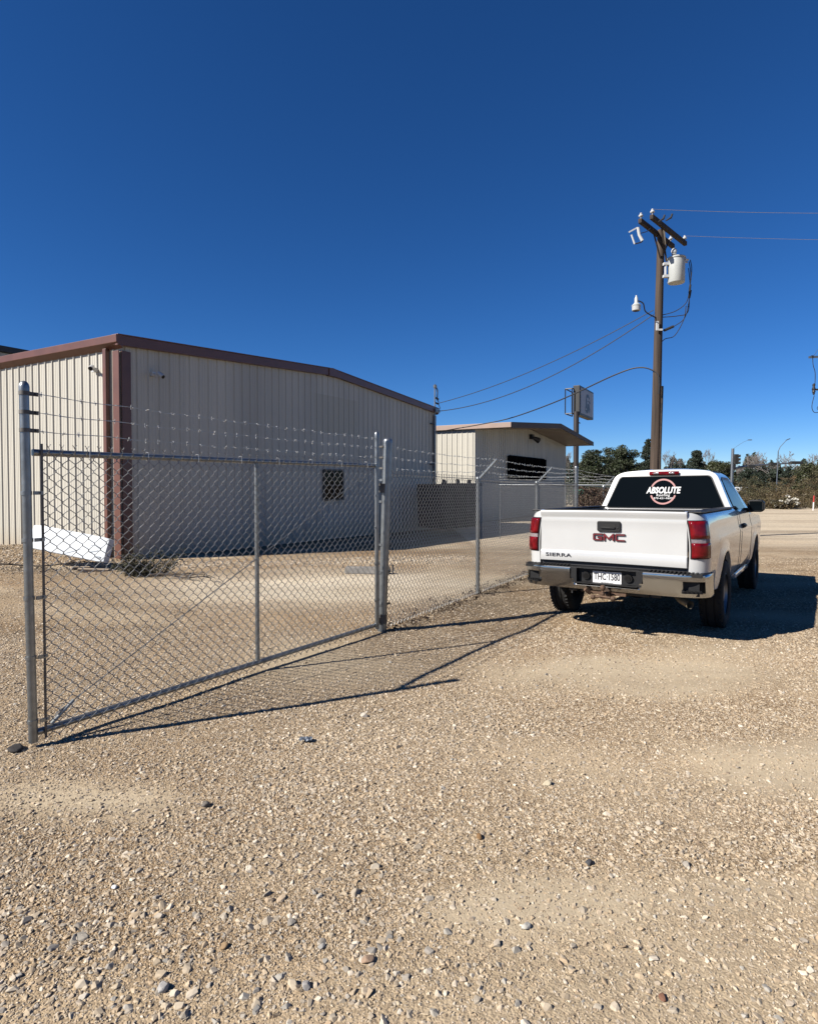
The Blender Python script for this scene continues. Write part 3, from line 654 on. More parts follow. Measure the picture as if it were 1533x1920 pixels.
# ------------------------------------------------------------------ utility pole
PX, PY = 8.29, 20.2
pole = empty('utility_pole', (PX, PY, gz0(PY)), 'tall weathered wooden utility pole with crossarms and transformer behind the truck', 'utility pole')
g0 = -gz0(PY); zz_ = lambda z: z+g0                  # absolute height -> local
b = MB(); b.tube([(0,0,-.3), (.05,0,3), (.10,0,6.5), (.165,0,zz_(10.05))], [.165, .155, .135, .115], 18); b.build('pole', M_wood, pole, 50)
arms = [((7.37,19.2,9.94), (9.34,21.3,9.94)), ((7.62,18.92,9.94), (9.66,21.06,9.94))]
for a, c in arms:
    a, c = Vector(a)-pole.location, Vector(c)-pole.location
    b = MB(); b.bar(a, c, .11, .14); b.build('crossarm', M_arm, pole, bevel=.008)
def bell(p, s=1):
    b = MB(); b.lathe([(.02*s,-.1*s), (.02*s,-.02*s), (.06*s,-.03*s), (.085*s,.0), (.085*s,.02*s), (.05*s,.06*s), (.035*s,.075*s), (.045*s,.09*s), (.03*s,.115*s), (.001,.12*s)], 14, p); return b.build('insulator', M_porc, pole, 40)
L2 = lambda p: Vector(p)-pole.location
for p in ((7.42,19.25,10.1), (7.67,18.97,10.1), (9.60,21.0,10.1), (9.14,21.05,10.1)): bell(L2(p), .85)
b = MB(); 
for e in (-1, 1): b.bar(L2((8.42,20.12,9.05)), L2((8.44+e*.48,20.18+e*.52,9.86)), .04, .03)
b.bar(L2((8.56,20.0,8.95)), L2((8.2,19.55,9.9)), .05, .03); b.build('crossarm_brace', M_arm, pole)
b = MB(); b.bar(L2((8.50,19.98,9.35)), L2((8.36,19.78,10.0)), .07, .04); b.build('crossarm_brace', mat('pale_brace', (.20,.17,.13), .8), pole)
# transformer tank
tx = L2((8.88, 19.98, 8.24)); tz = tx.z
b = MB(); b.lathe([(.001,0), (.25,.0), (.265,.02), (.265,.77), (.265,.79)], 26, tx); tr = b.build('transformer', M_tank, pole, 40)
b = MB(); b.lathe([(.24,.775), (.285,.775), (.29,.785), (.29,.815), (.27,.835), (.15,.86), (.001,.87)], 26, tx); b.build('lid', M_tank, tr, 40)
b = MB(); q = tx+Vector((-.10,-.04,.84)); b.lathe([(.05,0), (.045,.06), (.085,.08), (.05,.11), (.085,.14), (.09,.2), (.06,.26), (.001,.29)], 14, q); b.build('bushing', M_porc, tr, 40)
b = MB(); b.box(tx+Vector((-.33,0,.62)), (.2,.12,.08)); b.box(tx+Vector((-.33,0,.22)), (.2,.12,.08)); b.box(tx+Vector((-.36,0,.42)), (.03,.1,.41)); b.build('bracket', M_porc, tr)
for k in range(2):
    b = MB(); b.tube([tx+Vector((.20+.06*k,-.2+.2*k,.70)), tx+Vector((.30+.06*k,-.2+.2*k,.68))], .035, 8); b.build('bushing', M_porc, tr, 40)
b = MB()
ends = [((8.92+.33,19.8,8.93), (9.30,19.8,8.6), (9.28,19.9,8.0), (9.22,20,7.6), (8.9,20.1,7.35), (8.45,20.2,7.24)),
        ((8.92+.36,19.95,8.93), (9.34,19.95,8.5), (9.33,20,7.9), (9.28,20,7.3), (9.0,20.1,7.2), (8.45,20.2,7.18)),
        ((9.24,19.9,8.7), (9.3,19.9,8.0), (9.22,20,7.2), (8.95,20.1,6.9), (8.45,20.2,6.7)),
        ((9.22,20,7.5), (9.15,20.0,7.05), (8.9,20.1,6.55), (8.6,20.15,6.45), (8.42,20.2,6.25))]
def smooth_pts(P, n=6):
    P = [Vector(p) for p in P]; out = []
    for i in range(len(P)-1):
        p0, p1, p2, p3 = P[max(i-1,0)], P[i], P[i+1], P[min(i+2,len(P)-1)]
        for k in range(n):
            t = k/n; out.append(.5*((2*p1)+(p2-p0)*t+(2*p0-5*p1+4*p2-p3)*t*t+(3*p1-p0-3*p2+p3)*t**3))
    return out+[P[-1]]
for e in ends: b.tube([L2(p) for p in smooth_pts(e)], .013, 6)
b.tube([L2((9.29,19.86,8.15)), L2((9.28,19.9,7.9))], .035, 8); b.tube([L2((9.35,19.95,8.0)), L2((9.32,19.98,7.75))], .03, 8); b.tube([L2((8.55,20.1,6.72)), L2((8.85,20.08,6.85))], .045, 8)
b.build('secondary_cable', M_cable, pole, 40)
# fuse cutout and arresters
fc = at(1191, 440, 18.9)
b = MB(); f0 = L2(fc)
b.tube([f0+Vector((.1,0,.2)), f0+Vector((.14,0,-.02)), f0+Vector((.24,0,-.2))], [.05,.045,.05], 10); b.tube([f0+Vector((-.1,0,-.02)), f0+Vector((.0,0,-.3))], .028, 8)
b.bar(f0+Vector((-.18,0,.06)), f0+Vector((.08,0,.2)), .03, .04); cu = b.build('fuse_cutout', M_porc, pole, 40)
b = MB(); b.tube([f0+Vector((.2,0,.03)), f0+Vector((.4,.05,.1)), f0+Vector((.55,.15,.25))], .012, 6); b.tube([f0+Vector((.02,0,-.3)), f0+Vector((.2,0,-.25)), f0+Vector((.25,0,-.2))], .02, 6); b.build('bracket', M_dark, cu)
for px, py in ((1244, 408), (1258, 406)):
    q = L2(at(px, py, 18.8)); b = MB(); b.tube([q+Vector((.04,0,.05)), q+Vector((0,0,-.06)), q+Vector((-.16,0,-.16))], [.03,.035,.015], 8); b.build('lightning_arrester', M_dark, pole, 40)
# yard lamp
lp = at(1195, 582, 19.4); l0 = L2(lp)
b = MB(); b.lathe([(.10,.0), (.13,.02), (.135,.16), (.10,.20)], 18, l0); lamp = b.build('yard_lamp', mat('lamp_globe', (.60,.60,.58), .25), pole, 40)
b = MB(); b.lathe([(.14,.16), (.145,.18), (.08,.24), (.055,.28), (.055,.40), (.03,.45), (.02,.5), (.001,.5)], 18, l0); b.build('hood', M_tank, lamp, 40)
b = MB(); b.tube(smooth_pts([l0+Vector((.05,0,.33)), l0+Vector((.30,.2,.30)), l0+Vector((.5,.5,.12)), L2((8.3,20.15,7.15))]), .02, 8); b.build('lamp_arm', M_dark, lamp, 40)
b = MB(); b.box(L2((8.28,20.0,6.85)), (.08,.05,.3)); b.build('bracket', M_porc, pole); b = MB(); b.box(L2((8.36,20.0,6.72)), (.18,.045,.06)); b.build('cable_clamp', M_porc, pole)
b = MB(); b.tube([(.145,-.10,-.1), (.16,-.10,3.0), (.22,-.08,5.2)], .045, 10); b.build('riser_conduit', M_arm, pole, 40)
b = MB(); b.tube([(-.07,-.15,0), (-.06,-.15,2.35)], .03, 10); b.build('conduit', M_galv, pole, 40)

pole.location.x -= .10; pole.location.z -= .06

# overhead wires
def wire(name, label, pts, r, m=M_cable, n=6):
    b = MB(); b.tube(pts, r, n); o = b.build(name, m, None, 40); return tag(o, label, 'wire')
def cat(a, c, sag, n=24): a, c = Vector(a), Vector(c); return [a.lerp(c, i/n)-Vector((0,0,sag*4*(i/n)*(1-i/n))) for i in range(n+1)]
mast = BC+Matrix.Rotation(BR, 3, 'Z') @ Vector((BW-.05, -.16, 5.35)); mast2 = BC+Matrix.Rotation(BR, 3, 'Z') @ Vector((BW+.1, -.16, 5.02))
wire('service_wire', 'upper black service wire from the wooden pole to the building mast', cat((8.1,20.15,7.34), mast, .32), .014)
wire('service_wire', 'lower sagging black service wire from the wooden pole to the building eave', cat((8.1,20.1,7.19), mast2, .62), .016)
th = smooth_pts([(8.25,20.0,4.55), (8.26,20.0,4.90), at(1228,700,20.1), at(1197,690,20.4), at(1150,704,21.0), at(1050,750,23), at(960,783,25.5), at(900,796,27), at(860,803,28.0), (1.75,28.35,4.05)])
wire('communication_cable', 'thick black cable curving out of the pole down past the small building', th, .024)
wire('power_line', 'upper bare power line leaving the crossarm to the right', cat((7.57,18.97,10.13), (34,16,10.6), .75), .0055, M_alu)
wire('power_line', 'lower bare power line leaving the crossarm to the right', cat((9.50,21.0,10.13), (38,18.5,10.3), .6), .0055, M_alu)

# pole at the right edge of view
rp = at(1582, 903, 30); rpo = empty('utility_pole', (rp.x, rp.y, -.53), 'utility pole hardware with grey arm and hanging jumper at the right picture edge', 'utility pole')
b = MB(); b.tube([(0,0,-.2), (0,0,10.2)], [.15,.11], 14); b.build('pole', M_wood, rpo, 50)
L3 = lambda px, py: at(px, py, 30)-rpo.location
b = MB(); b.bar(L3(1512,671), L3(1590,667), .09, .1); b.build('crossarm', M_galv, rpo)
b = MB(); b.bar(L3(1519,731), L3(1582,731), .07, .08); b.build('crossarm', M_dark, rpo)
b = MB(); a = L3(1522,724); b.lathe([(.02,-.45),(.05,-.42),(.05,-.35),(.08,-.3),(.05,-.22),(.08,-.15),(.05,-.05),(.07,.05),(.04,.1),(.02,.12)], 10, a); b.build('insulator', M_dark, rpo, 40)
b = MB(); b.tube(smooth_pts([L3(1519,671), L3(1520,685), L3(1524,700), L3(1524,722)]), .016, 6); b.tube(smooth_pts([L3(1523,742), L3(1519,762), L3(1523,773), L3(1533,773), L3(1550,768), L3(1575,760)]), .016, 6); b.tube(smooth_pts([L3(1534,757), L3(1529,766), L3(1535,768), L3(1560,760)]), .014, 6)
b.tube([L3(1521,668), L3(1540,640), L3(1575,600)], .008, 5); b.build('jumper_wire', M_cable, rpo, 40)
b = MB(); b.box(L3(1518,670), (.08,.1,.12)); b.build('wire_clamp', M_dark, rpo)

# ------------------------------------------------------------------ pickup truck (local: x right, y forward, rear axle at 0)
TX, TY, TYAW = 2.82, 7.43, .609
truck = empty('pickup_truck', (TX, TY, gz0(TY)-.004), 'white single cab work pickup parked on the gravel, seen from behind', 'pickup truck')
truck.scale = (1, 1, 1.022); truck.rotation_euler = (R(-.85), R(-.75), -TYAW)
WB = 3.38; WR = .385; CABY = 1.40; FRONT = 4.36
def prof(z):
    return float(np.interp(z, [.42,.50,.58,.70,.86,.97,1.02,1.06,1.14,1.22,1.27,1.305], [.90,.935,.955,.968,.978,.984,.986,.975,.958,.948,.935,.905]))
def profr(z):
    return float(np.interp(z, [.50,.62,.72,.86,.95,1.03,1.12,1.20,1.26,1.305], [.935,.958,.966,.972,.973,.970,.960,.949,.934,.905]))
def pf_(z, y):
    t = min(1, max(0, (y+.9)/.5)); return prof(z)*t+profr(z)*(1-t)
def flare(y, z):
    v = 0
    for wy in (0, WB):
        d = math.hypot(y-wy, (z-.40)*1.0)
        if z > .3: v = max(v, .028*max(0, 1-abs(d-.48)/.15)*min(1, max(0, (1.0-z)/.14)))
    return v
def zbot(y):
    z = .50 if y < .6 else .44
    for wy in (0, WB):
        if abs(y-wy) < .465: z = max(z, .40+math.sqrt(.465**2-(y-wy)**2))
    return z
def archy(y0, y1, step=.06):
    ys_ = set(np.round(np.arange(y0, y1+1e-6, step), 4)) | {y0, y1}
    for wy in (0, WB):
        for k in range(25):
            y = wy-.465*math.cos(math.pi*k/24)
            if y0 < y < y1: ys_.add(round(y, 4))
    return sorted(ys_)
def side(sgn, y0, y1, ztop_, rear=False, nz=30, topin=None):
    """one side of the body as a sheet; the rear end wraps round the corner"""
    b = MB(); st = []
    if rear:
        for dx, y in ((.175,-1.128), (.15,-1.126), (.11,-1.115), (.07,-1.092), (.035,-1.055), (.012,-1.005), (.002,-.95)): st.append((dx, y))
        y0 = -.90
    st += [(0, y) for y in archy(y0, y1)]
    rows = []
    for dx, y in st:
        zb, zt = zbot(y), ztop_(y); row = []
        if rear and y < -.99: zb = .70
        if rear and -.99 <= y < -.9: zb = .62
        row.append(Vector((sgn*(pf_(zb, y)-dx+flare(y, zb)-.05), y, zb+.0)))
        for k in range(nz+1):
            z = zb+(zt-zb)*k/nz
            row.append(Vector((sgn*(pf_(z, y)-dx+flare(y, z)), y, z)))
        x = pf_(zt, y)-dx
        if topin:
            row += [Vector((sgn*(x-.03), y, zt+.016)), Vector((sgn*(max(x-.10, .745)), y, zt+.016)), Vector((sgn*(max(x-.115, .73)), y, zt-.02)), Vector((sgn*(max(x-.115, .73)), y, zt-.5))]
        rows.append(row)
    b.grid(rows, flip=sgn < 0); return b
# bed
bed = MB()
for sgn in (-1, 1):
    q = side(sgn, -1.13, CABY-.025, lambda y: 1.300, True, topin=True); bed.add(q.v, q.f)
body = bed.build('bed', M_white, truck, 32)
b = MB(); b.box((0, .10, .81), (1.50, 2.44, .03)); b.box((0, 1.34, 1.04), (1.50, .04, .50)); b.box((0, -1.06, 1.0), (1.5, .03, .45))
for sgn in (-1, 1): b.box((sgn*.735, .12, 1.03), (.02, 2.46, .46)); b.box((sgn*.63, 0, .92), (.22, .85, .22))
b.build('bed_liner', M_black, truck, bevel=.01)
b = MB()
for sgn in (-1, 1): b.box((sgn*.835, .12, 1.323), (.15, 2.42, .016))
b.build('rail_cap', M_black, truck, bevel=.006)
# tailgate
tp = [(-1.128,.765), (-1.146,.775), (-1.152,.80), (-1.152,.872), (-1.146,.884), (-1.134,.893), (-1.132,1.0), (-1.130,1.10), (-1.130,1.205), (-1.134,1.222), (-1.129,1.245), (-1.131,1.262), (-1.148,1.288), (-1.152,1.315), (-1.144,1.330), (-1.11,1.336), (-1.075,1.330), (-1.075,.765)]
b = MB(); n = 13; xs_ = [-.782, -.776]+list(np.linspace(-.74, .74, 11))+[.776, .782]
rows = []
for x in xs_:
    e = .006 if abs(x) > .78 else 0
    rows.append([Vector((x, y+e-.003*(1-(x/.78)**2)*(1 if y < -1.1 else 0), z-.004*(x/.78)**2)) for y, z in tp])
b.grid(rows, flip=True); b.add(rows[0], [tuple(range(len(tp)))]); b.add(rows[-1], [tuple(range(len(tp)-1, -1, -1))])
tg = b.build('tailgate', M_white, truck, 30)
b = MB(); b.box((0,-1.112,1.338), (1.5,.06,.006)); b.build('top_cap', M_black, tg)
def rrect(w_, h_, r_, n=5):
    o = []
    for cx_, cy_, a0 in ((w_/2-r_, h_/2-r_, 0), (-w_/2+r_, h_/2-r_, 90), (-w_/2+r_, -h_/2+r_, 180), (w_/2-r_, -h_/2+r_, 270)):
        for k in range(n+1): a = R(a0+90*k/n); o.append((cx_+r_*math.cos(a), cy_+r_*math.sin(a)))
    return o
b = MB(); b.prism([(x, z+1.163) for x, z in rrect(.25, .112, .02)], lambda a, c, d: (a, d, c), -1.158, -1.125); hd = b.build('handle', M_black, tg, bevel=.006)
b = MB(); b.box((.0, -1.1592, 1.170), (.15, .002, .042)); b.build('handle_recess_shade', mat('shadow_black', (.003,.003,.003), .8), hd)  # flat dark plate; the shade of a recess is in its colour
b = MB(); b.box((-.005, -1.166, 1.148), (.15, .012, .018)); b.tube([(.095,-1.15,1.148), (.095,-1.1615,1.148)], .010, 10); b.build('handle_lever', M_black, hd, 40, bevel=.003)
RX = Matrix.Rotation(R(90), 4, 'X')
M_badge_e = mat('badge_edge', (.10,.09,.09), .25, .7)
# three block letters of the maker's badge, dark bright-work edge under red faces
def letters(h_, wl, gap):
    t = .17*h_*1.1
    Gp = [(wl,h_),(0.12*wl,h_),(0,h_*.88),(0,h_*.12),(.12*wl,0),(wl,0),(wl,h_*.56),(wl*.5,h_*.56),(wl*.5,h_*.36),(wl-t*1.1,h_*.36),(wl-t*1.1,t),(t*1.1,t),(t*1.1,h_-t),(wl,h_-t)]
    wm = wl*1.12
    Mp = [(0,0),(t*1.1,0),(t*1.1,h_*.62),(wm*.5,h_*.12),(wm-t*1.1,h_*.62),(wm-t*1.1,0),(wm,0),(wm,h_),(wm-t*1.0,h_),(wm*.5,h_*.42),(t*1.0,h_),(0,h_)]
    Cp = [(wl,h_),(.12*wl,h_),(0,h_*.88),(0,h_*.12),(.12*wl,0),(wl,0),(wl,t),(t*1.1,t),(t*1.1,h_-t),(wl,h_-t)]
    return [(Gp, 0, wl), (Mp, wl+gap, wm), (Cp, wl+gap+wm+gap, wl)]
h_, wl, gp_ = .072, .098, .016; ls = letters(h_, wl, gp_); tot = ls[-1][1]+wl
for poly, x0, ww in ls:
    xx = -tot/2+x0; b = MB()
    cx_ = sum(p[0] for p in poly)/len(poly); cz = h_/2
    b.prism([(xx+p[0]+(.0028 if p[0] > cx_ else -.0028), 1.012+p[1]+(.0028 if p[1] > cz else -.0028)) for p in poly], lambda a, c, d: (a, d, c), -1.152, -1.14)
    e = b.build('badge_letter', M_badge_e, tg)
    b = MB(); b.prism([(xx+p[0], 1.012+p[1]) for p in poly], lambda a, c, d: (a, d, c), -1.156, -1.1515); b.build('red_face', M_badge, e)
text('model_lettering', 'SIERRA', .052, M_ink, tg, Matrix.Translation((-.565, -1.1575, .832)) @ RX, .002, .0010, 1.75, 1.10)
# plate, bumper
pl = MB(); pl.prism([(x, z+.640) for x, z in rrect(.305, .152, .012)], lambda a, c, d: (a, d, c), -1.216, -1.206); plate = pl.build('license_plate', M_decalw, truck)
text('plate_number', 'THC·1580', .098, M_ink, plate, Matrix.Translation((0, -1.217, .632)) @ RX, .001, .0018, .66, 1.0)
text('plate_state', 'TEXAS', .030, M_ink, plate, Matrix.Translation((.005, -1.217, .697)) @ RX, .001, .001, 1.1, 1.05)
text('plate_slogan', 'THE LONE STAR STATE', .011, M_ink, plate, Matrix.Translation((0, -1.217, .573)) @ RX, .0006, 0, 1.1, 1.0)
b = MB(); sc_ = []
for k in range(10): a = R(90+36*k); rr_ = .012 if k % 2 == 0 else .005; sc_.append((-.118+rr_*math.cos(a), .697+rr_*math.sin(a)))
b.prism(sc_, lambda a, c, d: (a, d, c), -1.218, -1.2155); b.build('plate_star', M_ink, plate)
def bpath(u):                     # plan of the bumper face: u from -1 (left) to 1 (right)
    x = abs(u); X = float(np.interp(x, [0,.78,.88,.94,.975,1], [0,.80,.90,.958,.985,.99])); Y = float(np.interp(x, [0,.35,.70,.80,.88,.94,.975,1], [-1.295,-1.29,-1.262,-1.235,-1.195,-1.14,-1.06,-.93]))
    return math.copysign(X, u) if u else 0, Y
us = sorted(set(list(np.linspace(-1, 1, 57))+[-.375,.375,-.325,.325,-.74,.74,-.93,.93,-.34,.34]))
b = MB(); zl = [.487,.492,.51,.535,.558,.60,.652,.69,.712,.720]; yo = [.075,.05,.040,.032,.026,.016,.006,.0,.003,.02]
rows = [[Vector((bpath(u)[0], bpath(u)[1]+yo[i]+(.02 if abs(u) < .33 and i > 3 else 0), z-.005*abs(u))) for u in us] for i, z in enumerate(zl)]
def skp(i, j):
    u = (us[j]+us[j+1])/2; z = (zl[i]+zl[i+1])/2
    if abs(u) < .325+.05*(z > .60) and z > .558: return True
    return .74 < abs(u) < .93 and .535 < z < .652
b.grid(rows, skip=skp); bump = b.build('bumper', M_chrome, truck, 40)
b = MB()
b.grid([[Vector((bpath(u)[0]*.995, bpath(u)[1]+.02, .716)) for u in us], [Vector((bpath(u)[0]*.97, min(bpath(u)[1]+.15, -.95) if abs(u) < .9 else bpath(u)[1]+.05, .728)) for u in us]])
b.box((0,-1.16,.706), (1.86,.13,.03)); b.box((0,-1.12,.60), (1.8,.10,.2))
b.box((0,-1.19,.64), (.66,.03,.175)); b.box((0,-1.24,.563), (.66,.09,.012))
for sgn in (-1, 1):
    b.prism([(sgn*.315,.56), (sgn*.365,.56), (sgn*.395,.716), (sgn*.315,.716)], lambda a, c, d: (a, d, c), -1.27, -1.18)
    b.tube([(sgn*.225,-1.20,.64), (sgn*.225,-1.232,.635)], .042, 16); b.tube([(sgn*.225,-1.22,.64), (sgn*.225,-1.238,.635)], .026, 12)
    b.bar((sgn*.72,-1.20,.595), (sgn*.955,-1.06,.595), .02, .13); b.box((sgn*.83,-1.185,.541), (.19,.07,.02), Matrix.Rotation(sgn*R(24), 3, 'Z'))
    for k in range(5): b.box((sgn*(.765+.035*k), -1.235+.018*k, .5535), (.016,.07,.01), Matrix.Rotation(sgn*R(24), 3, 'Z'))
for k in range(46):
    x = -.92+k*.04
    if abs(x) > .40: b.box((x, -1.19+.06*max(0, abs(x)-.7), .732), (.018, .10, .006))
b.build('step_pad', M_black, bump, 30)
# tail lights
for sgn in (-1, 1):
    st = [(.163,-1.128), (.15,-1.127), (.11,-1.116), (.07,-1.093), (.035,-1.056), (.012,-1.006), (.004,-.972)]
    def lens(za, zb_, off, a=0, e=6):
        q = MB(); rows = []
        for i, (dx, y) in enumerate(st[a:e]):
            nx, ny = (0, -1) if dx > .12 else ((.7, -.7) if dx > .03 else (1, 0))
            rows.append([Vector((sgn*(profr(z)-dx+nx*off), y+ny*off, z)) for z in np.linspace(za, zb_, 6)])
        q.grid(rows, flip=sgn < 0)
        for r_ in (rows[0], rows[-1]): pass
        return q
    hs = lens(.862, 1.244, .006).build('taillight', M_black, truck, 40)
    for za, zb_ in ((.872,1.020), (1.062,1.236)):
        o = lens(za, zb_, .0135, 1).build('red_lens', M_red, hs, 40); md = o.modifiers.new('solid', 'SOLIDIFY'); md.thickness = .006; md.offset = -1
    o = lens(1.020, 1.062, .0125, 1, 5).build('reverse_lens', M_clear, hs, 40)
    o = lens(1.020, 1.062, .0125, 4, 6).build('red_lens', M_red, hs, 40)
# cab lower sides, front fenders, hood
b = MB()
for sgn in (-1, 1):
    q = side(sgn, 2.82, FRONT-.06, lambda y: 1.20-.06*max(0, (y-3.2)/1.1)); b.add(q.v, q.f)
hoodr = []
for y in np.linspace(2.95, FRONT+.02, 14):
    t = (y-2.95)/1.4; zc = 1.24-.10*t-.10*max(0, t-.8)*4*.25; hoodr.append([Vector((x, y, (1.20-.06*max(0,(y-3.2)/1.1))-.0+(zc-1.16+.06*t)*(1-(abs(x)/.96)**4)+.02*(1 if .45 < abs(x) < .8 else 0))) for x in np.linspace(-.95, .95, 21)])
b.grid(hoodr); fr = b.build('front_body', M_white, truck, 35)
b = MB(); b.box((0, FRONT-.0, .88), (1.84, .10, .52)); b.build('grille', M_black, truck, bevel=.05)
b = MB(); b.box((0, FRONT+.10, .56), (1.88, .22, .24)); b.build('bumper', M_chrome, truck, bevel=.06)
for sgn in (-1, 1):
    b = MB(); b.box((sgn*.76, FRONT+.03, .98), (.30, .10, .24)); b.build('headlight', M_clear, truck, bevel=.03)
for sgn in (-1, 1):
    # rear cab quarter and door
    q = side(sgn, CABY, 1.60, lambda y: 1.262); q.build('cab_corner', M_white, truck, 35)
    d = side(sgn, 1.612, 2.808, lambda y: 1.262); dr = d.build('door', M_white, truck, 35)
    h = MB(); h.bar((sgn*.998,1.70,1.07), (sgn*.998,1.90,1.07), .035, .035); h.box((sgn*.975,1.80,1.07), (.05,.24,.06)); h.build('handle', M_black, dr, bevel=.01)
    h = MB(); h.box((sgn*.895, 2.2, .415), (.06, 1.5, .07)); h.build('rocker_panel', M_white, truck, bevel=.02)
for sgn in (-1, 1):
    for y, z0, z1 in ((CABY-.012, .47, 1.29), (1.606, .46, 1.255), (2.814, .48, 1.19)):
        b = MB(); b.tube([(sgn*(prof(z)-.002+flare(y, z)), y, z) for z in np.linspace(z0, z1, 16)], .0055, 5); b.build('shut_line', M_black, truck)
# greenhouse
PRF = [(.0,1.848), (.22,1.846), (.40,1.838), (.53,1.826), (.612,1.806), (.665,1.775), (.698,1.735), (.732,1.66), (.785,1.52), (.834,1.40), (.880,1.29), (.900,1.255), (.915,1.235)]
def yr(z): return float(np.interp(z, [1.2,1.31,1.74,1.80,1.83,1.85], [CABY+.0,CABY+.012,CABY+.095,CABY+.125,CABY+.17,CABY+.24]))
def yf(z): return float(np.interp(z, [1.2,1.26,1.75,1.80,1.83,1.85], [3.42,3.32,2.52,2.42,2.34,2.22]))
full = [(-x, z) for x, z in PRF[::-1]]+PRF[1:]
def crown(t, x): return .022*math.sin(math.pi*min(1, t*1.15))*(1-min(1, abs(x)/.6)**2)
ts = [0,.02,.06,.15,.3,.45,.6,.75,.88,1]
b = MB(); rows = []
for t in ts:
    rows.append([Vector((x, yr(z)*(1-t)+yf(z)*t, z+crown(t, x))) for x, z in full])
b.grid(rows, flip=False)
b.add(rows[0], [tuple(range(len(full)))]); b.add(rows[-1], [tuple(range(len(full)-1, -1, -1))])
b.box((0, 2.3, .85), (1.80, 1.80, .78))
b.box((0, 1.415, .95), (1.83, .02, .62))
cab = b.build('cab', M_white, truck, 28)
def on_rear(x, z, off): return (x, yr(z)-off, z)
wp = []
for (x, z), (x2, z2) in zip(((-.735,1.318), (-.575,1.742), (.575,1.742), (.735,1.318)), ((0,0),)*4):
    wp.append((x, z))
def rpoly(P, r_, n=5):
    o = []
    for i in range(len(P)):
        p, a, c = Vector(P[i]), Vector(P[i-1]), Vector(P[(i+1) % len(P)])
        e, f = p+(a-p).normalized()*r_, p+(c-p).normalized()*r_
        for k in range(n+1): t = k/n; o.append(tuple(e*(1-t)**2+p*2*t*(1-t)+f*t*t))
    return o
def sheet(poly, off, fn, name, m, parent, th=.008):
    b = MB(); n = len(poly); vs = [fn(x, z, off) for x, z in poly]+[fn(x, z, off-th) for x, z in poly]
    b.add(vs, [tuple(range(n)), tuple(range(2*n-1, n-1, -1))]+[(i, n+i, n+(i+1) % n, (i+1) % n) for i in range(n)]); return b.build(name, m, parent)
sheet(rpoly([(-.805,1.300), (-.615,1.757), (.615,1.757), (.805,1.300)], .05), .006, on_rear, 'window_seal', M_black, truck)
rw = sheet(rpoly([(-.790,1.312), (-.603,1.748), (.603,1.748), (.790,1.312)], .045), .009, on_rear, 'rear_window', M_glass, truck)
def bow(x, z): return on_rear(x, z, .012)
# sticker on the glass: two arcs and the firm's lettering
ang = math.atan2(yr(1.70)-yr(1.35), .35); RW = Matrix.Rotation(R(90)-ang, 4, 'X')
def arc(a0, a1, name):
    b = MB(); pts = []
    zc, r0, r1 = 1.535, .158, .181; n = 28
    O = [(.0+r1*1.0*math.cos(R(a0+(a1-a0)*k/n)), zc+r1*math.sin(R(a0+(a1-a0)*k/n))) for k in range(n+1)]
    I = [(.0+r0*1.0*math.cos(R(a0+(a1-a0)*k/n)), zc+r0*math.sin(R(a0+(a1-a0)*k/n))) for k in range(n+1)]
    b.grid([[Vector(on_rear(x, z, .0115)) for x, z in O], [Vector(on_rear(x, z, .0115)) for x, z in I]]); return b.build(name, M_decalp, rw)
arc(24, 156, 'decal_ring'); arc(198, 342, 'decal_ring')
def decal(name, s, size, z, bold, sx, sp=1, shear=0, x=0, m=None):
    return text(name, s, size, m or M_decalw, rw, Matrix.Translation((x, yr(z)-.0125, z)) @ RW, .0006, bold, sx, sp, shear)
decal('decal_lettering', 'ABSOLUTE', .124, 1.550, .0045, .74, 1.02, .22)
decal('decal_lettering', 'Roofing', .050, 1.485, .0006, .98, 1.2, .1)
decal('decal_lettering', '979-421-9607', .036, 1.440, .0004, 1.12, 1.12, .1)
# high brake light
b = MB(); b.grid([[Vector((x, yr(1.79)-.012-.02*math.sin(math.pi*(k/5)), 1.762+.058*k/5)) for x in np.linspace(-.20, .20, 9)] for k in range(6)]); hb = b.build('brake_light', M_red, truck, 40)
md = hb.modifiers.new('solid', 'SOLIDIFY'); md.thickness = .03; md.offset = -1
for sgn in (-1, 1):
    b = MB(); b.box((sgn*.105, yr(1.79)-.036, 1.797), (.075, .012, .026)); b.build('cargo_lamp', M_clear, hb, bevel=.005)
# roof ditches and side windows
for sgn in (-1, 1):
    b = MB(); pts = [(sgn*.612, yr(1.806)*(1-t)+yf(1.806)*t, 1.808+crown(t, .6)) for t in (.0,.02,.06,.15,.3,.6,.9)]
    b.tube(pts, .0085, 6); b.build('roof_seam', M_black, truck, 40)
    def on_side(y, z, off): x = float(np.interp(z, [p[1] for p in PRF[::-1]], [p[0] for p in PRF[::-1]])); return (sgn*(x+off), y, z)
    P = [(1.66,1.285), (1.70,1.70), (1.80,1.735), (2.40,1.735), (2.66,1.56), (2.90,1.285)]
    if sgn < 0: P = P[::-1]
    sheet(rpoly([(y, z) for y, z in P], .03), .007, on_side, 'side_window', M_glass, truck)
    # mirror
    b = MB(); b.prism([(x*sgn, z) for x, z in [(.97,1.235), (1.13,1.235), (1.165,1.265), (1.17,1.365), (1.145,1.405), (1.09,1.415), (.97,1.41), (.95,1.38), (.95,1.255)]], lambda a, c, d: (a, d, c), 2.56, 2.74)
    mi = b.build('mirror', M_black, truck, bevel=.03, seg=3)
    b = MB(); b.bar((sgn*.86, 2.70, 1.255), (sgn*1.02, 2.68, 1.265), .09, .07); b.build('mirror_arm', M_black, mi, bevel=.02)
    b = MB(); b.box((sgn*1.06, 2.556, 1.325), (.16, .004, .13)); b.build('mirror_glass', M_glass, mi)  # dark glass in place of a mirror; its dark reflection is in the colour
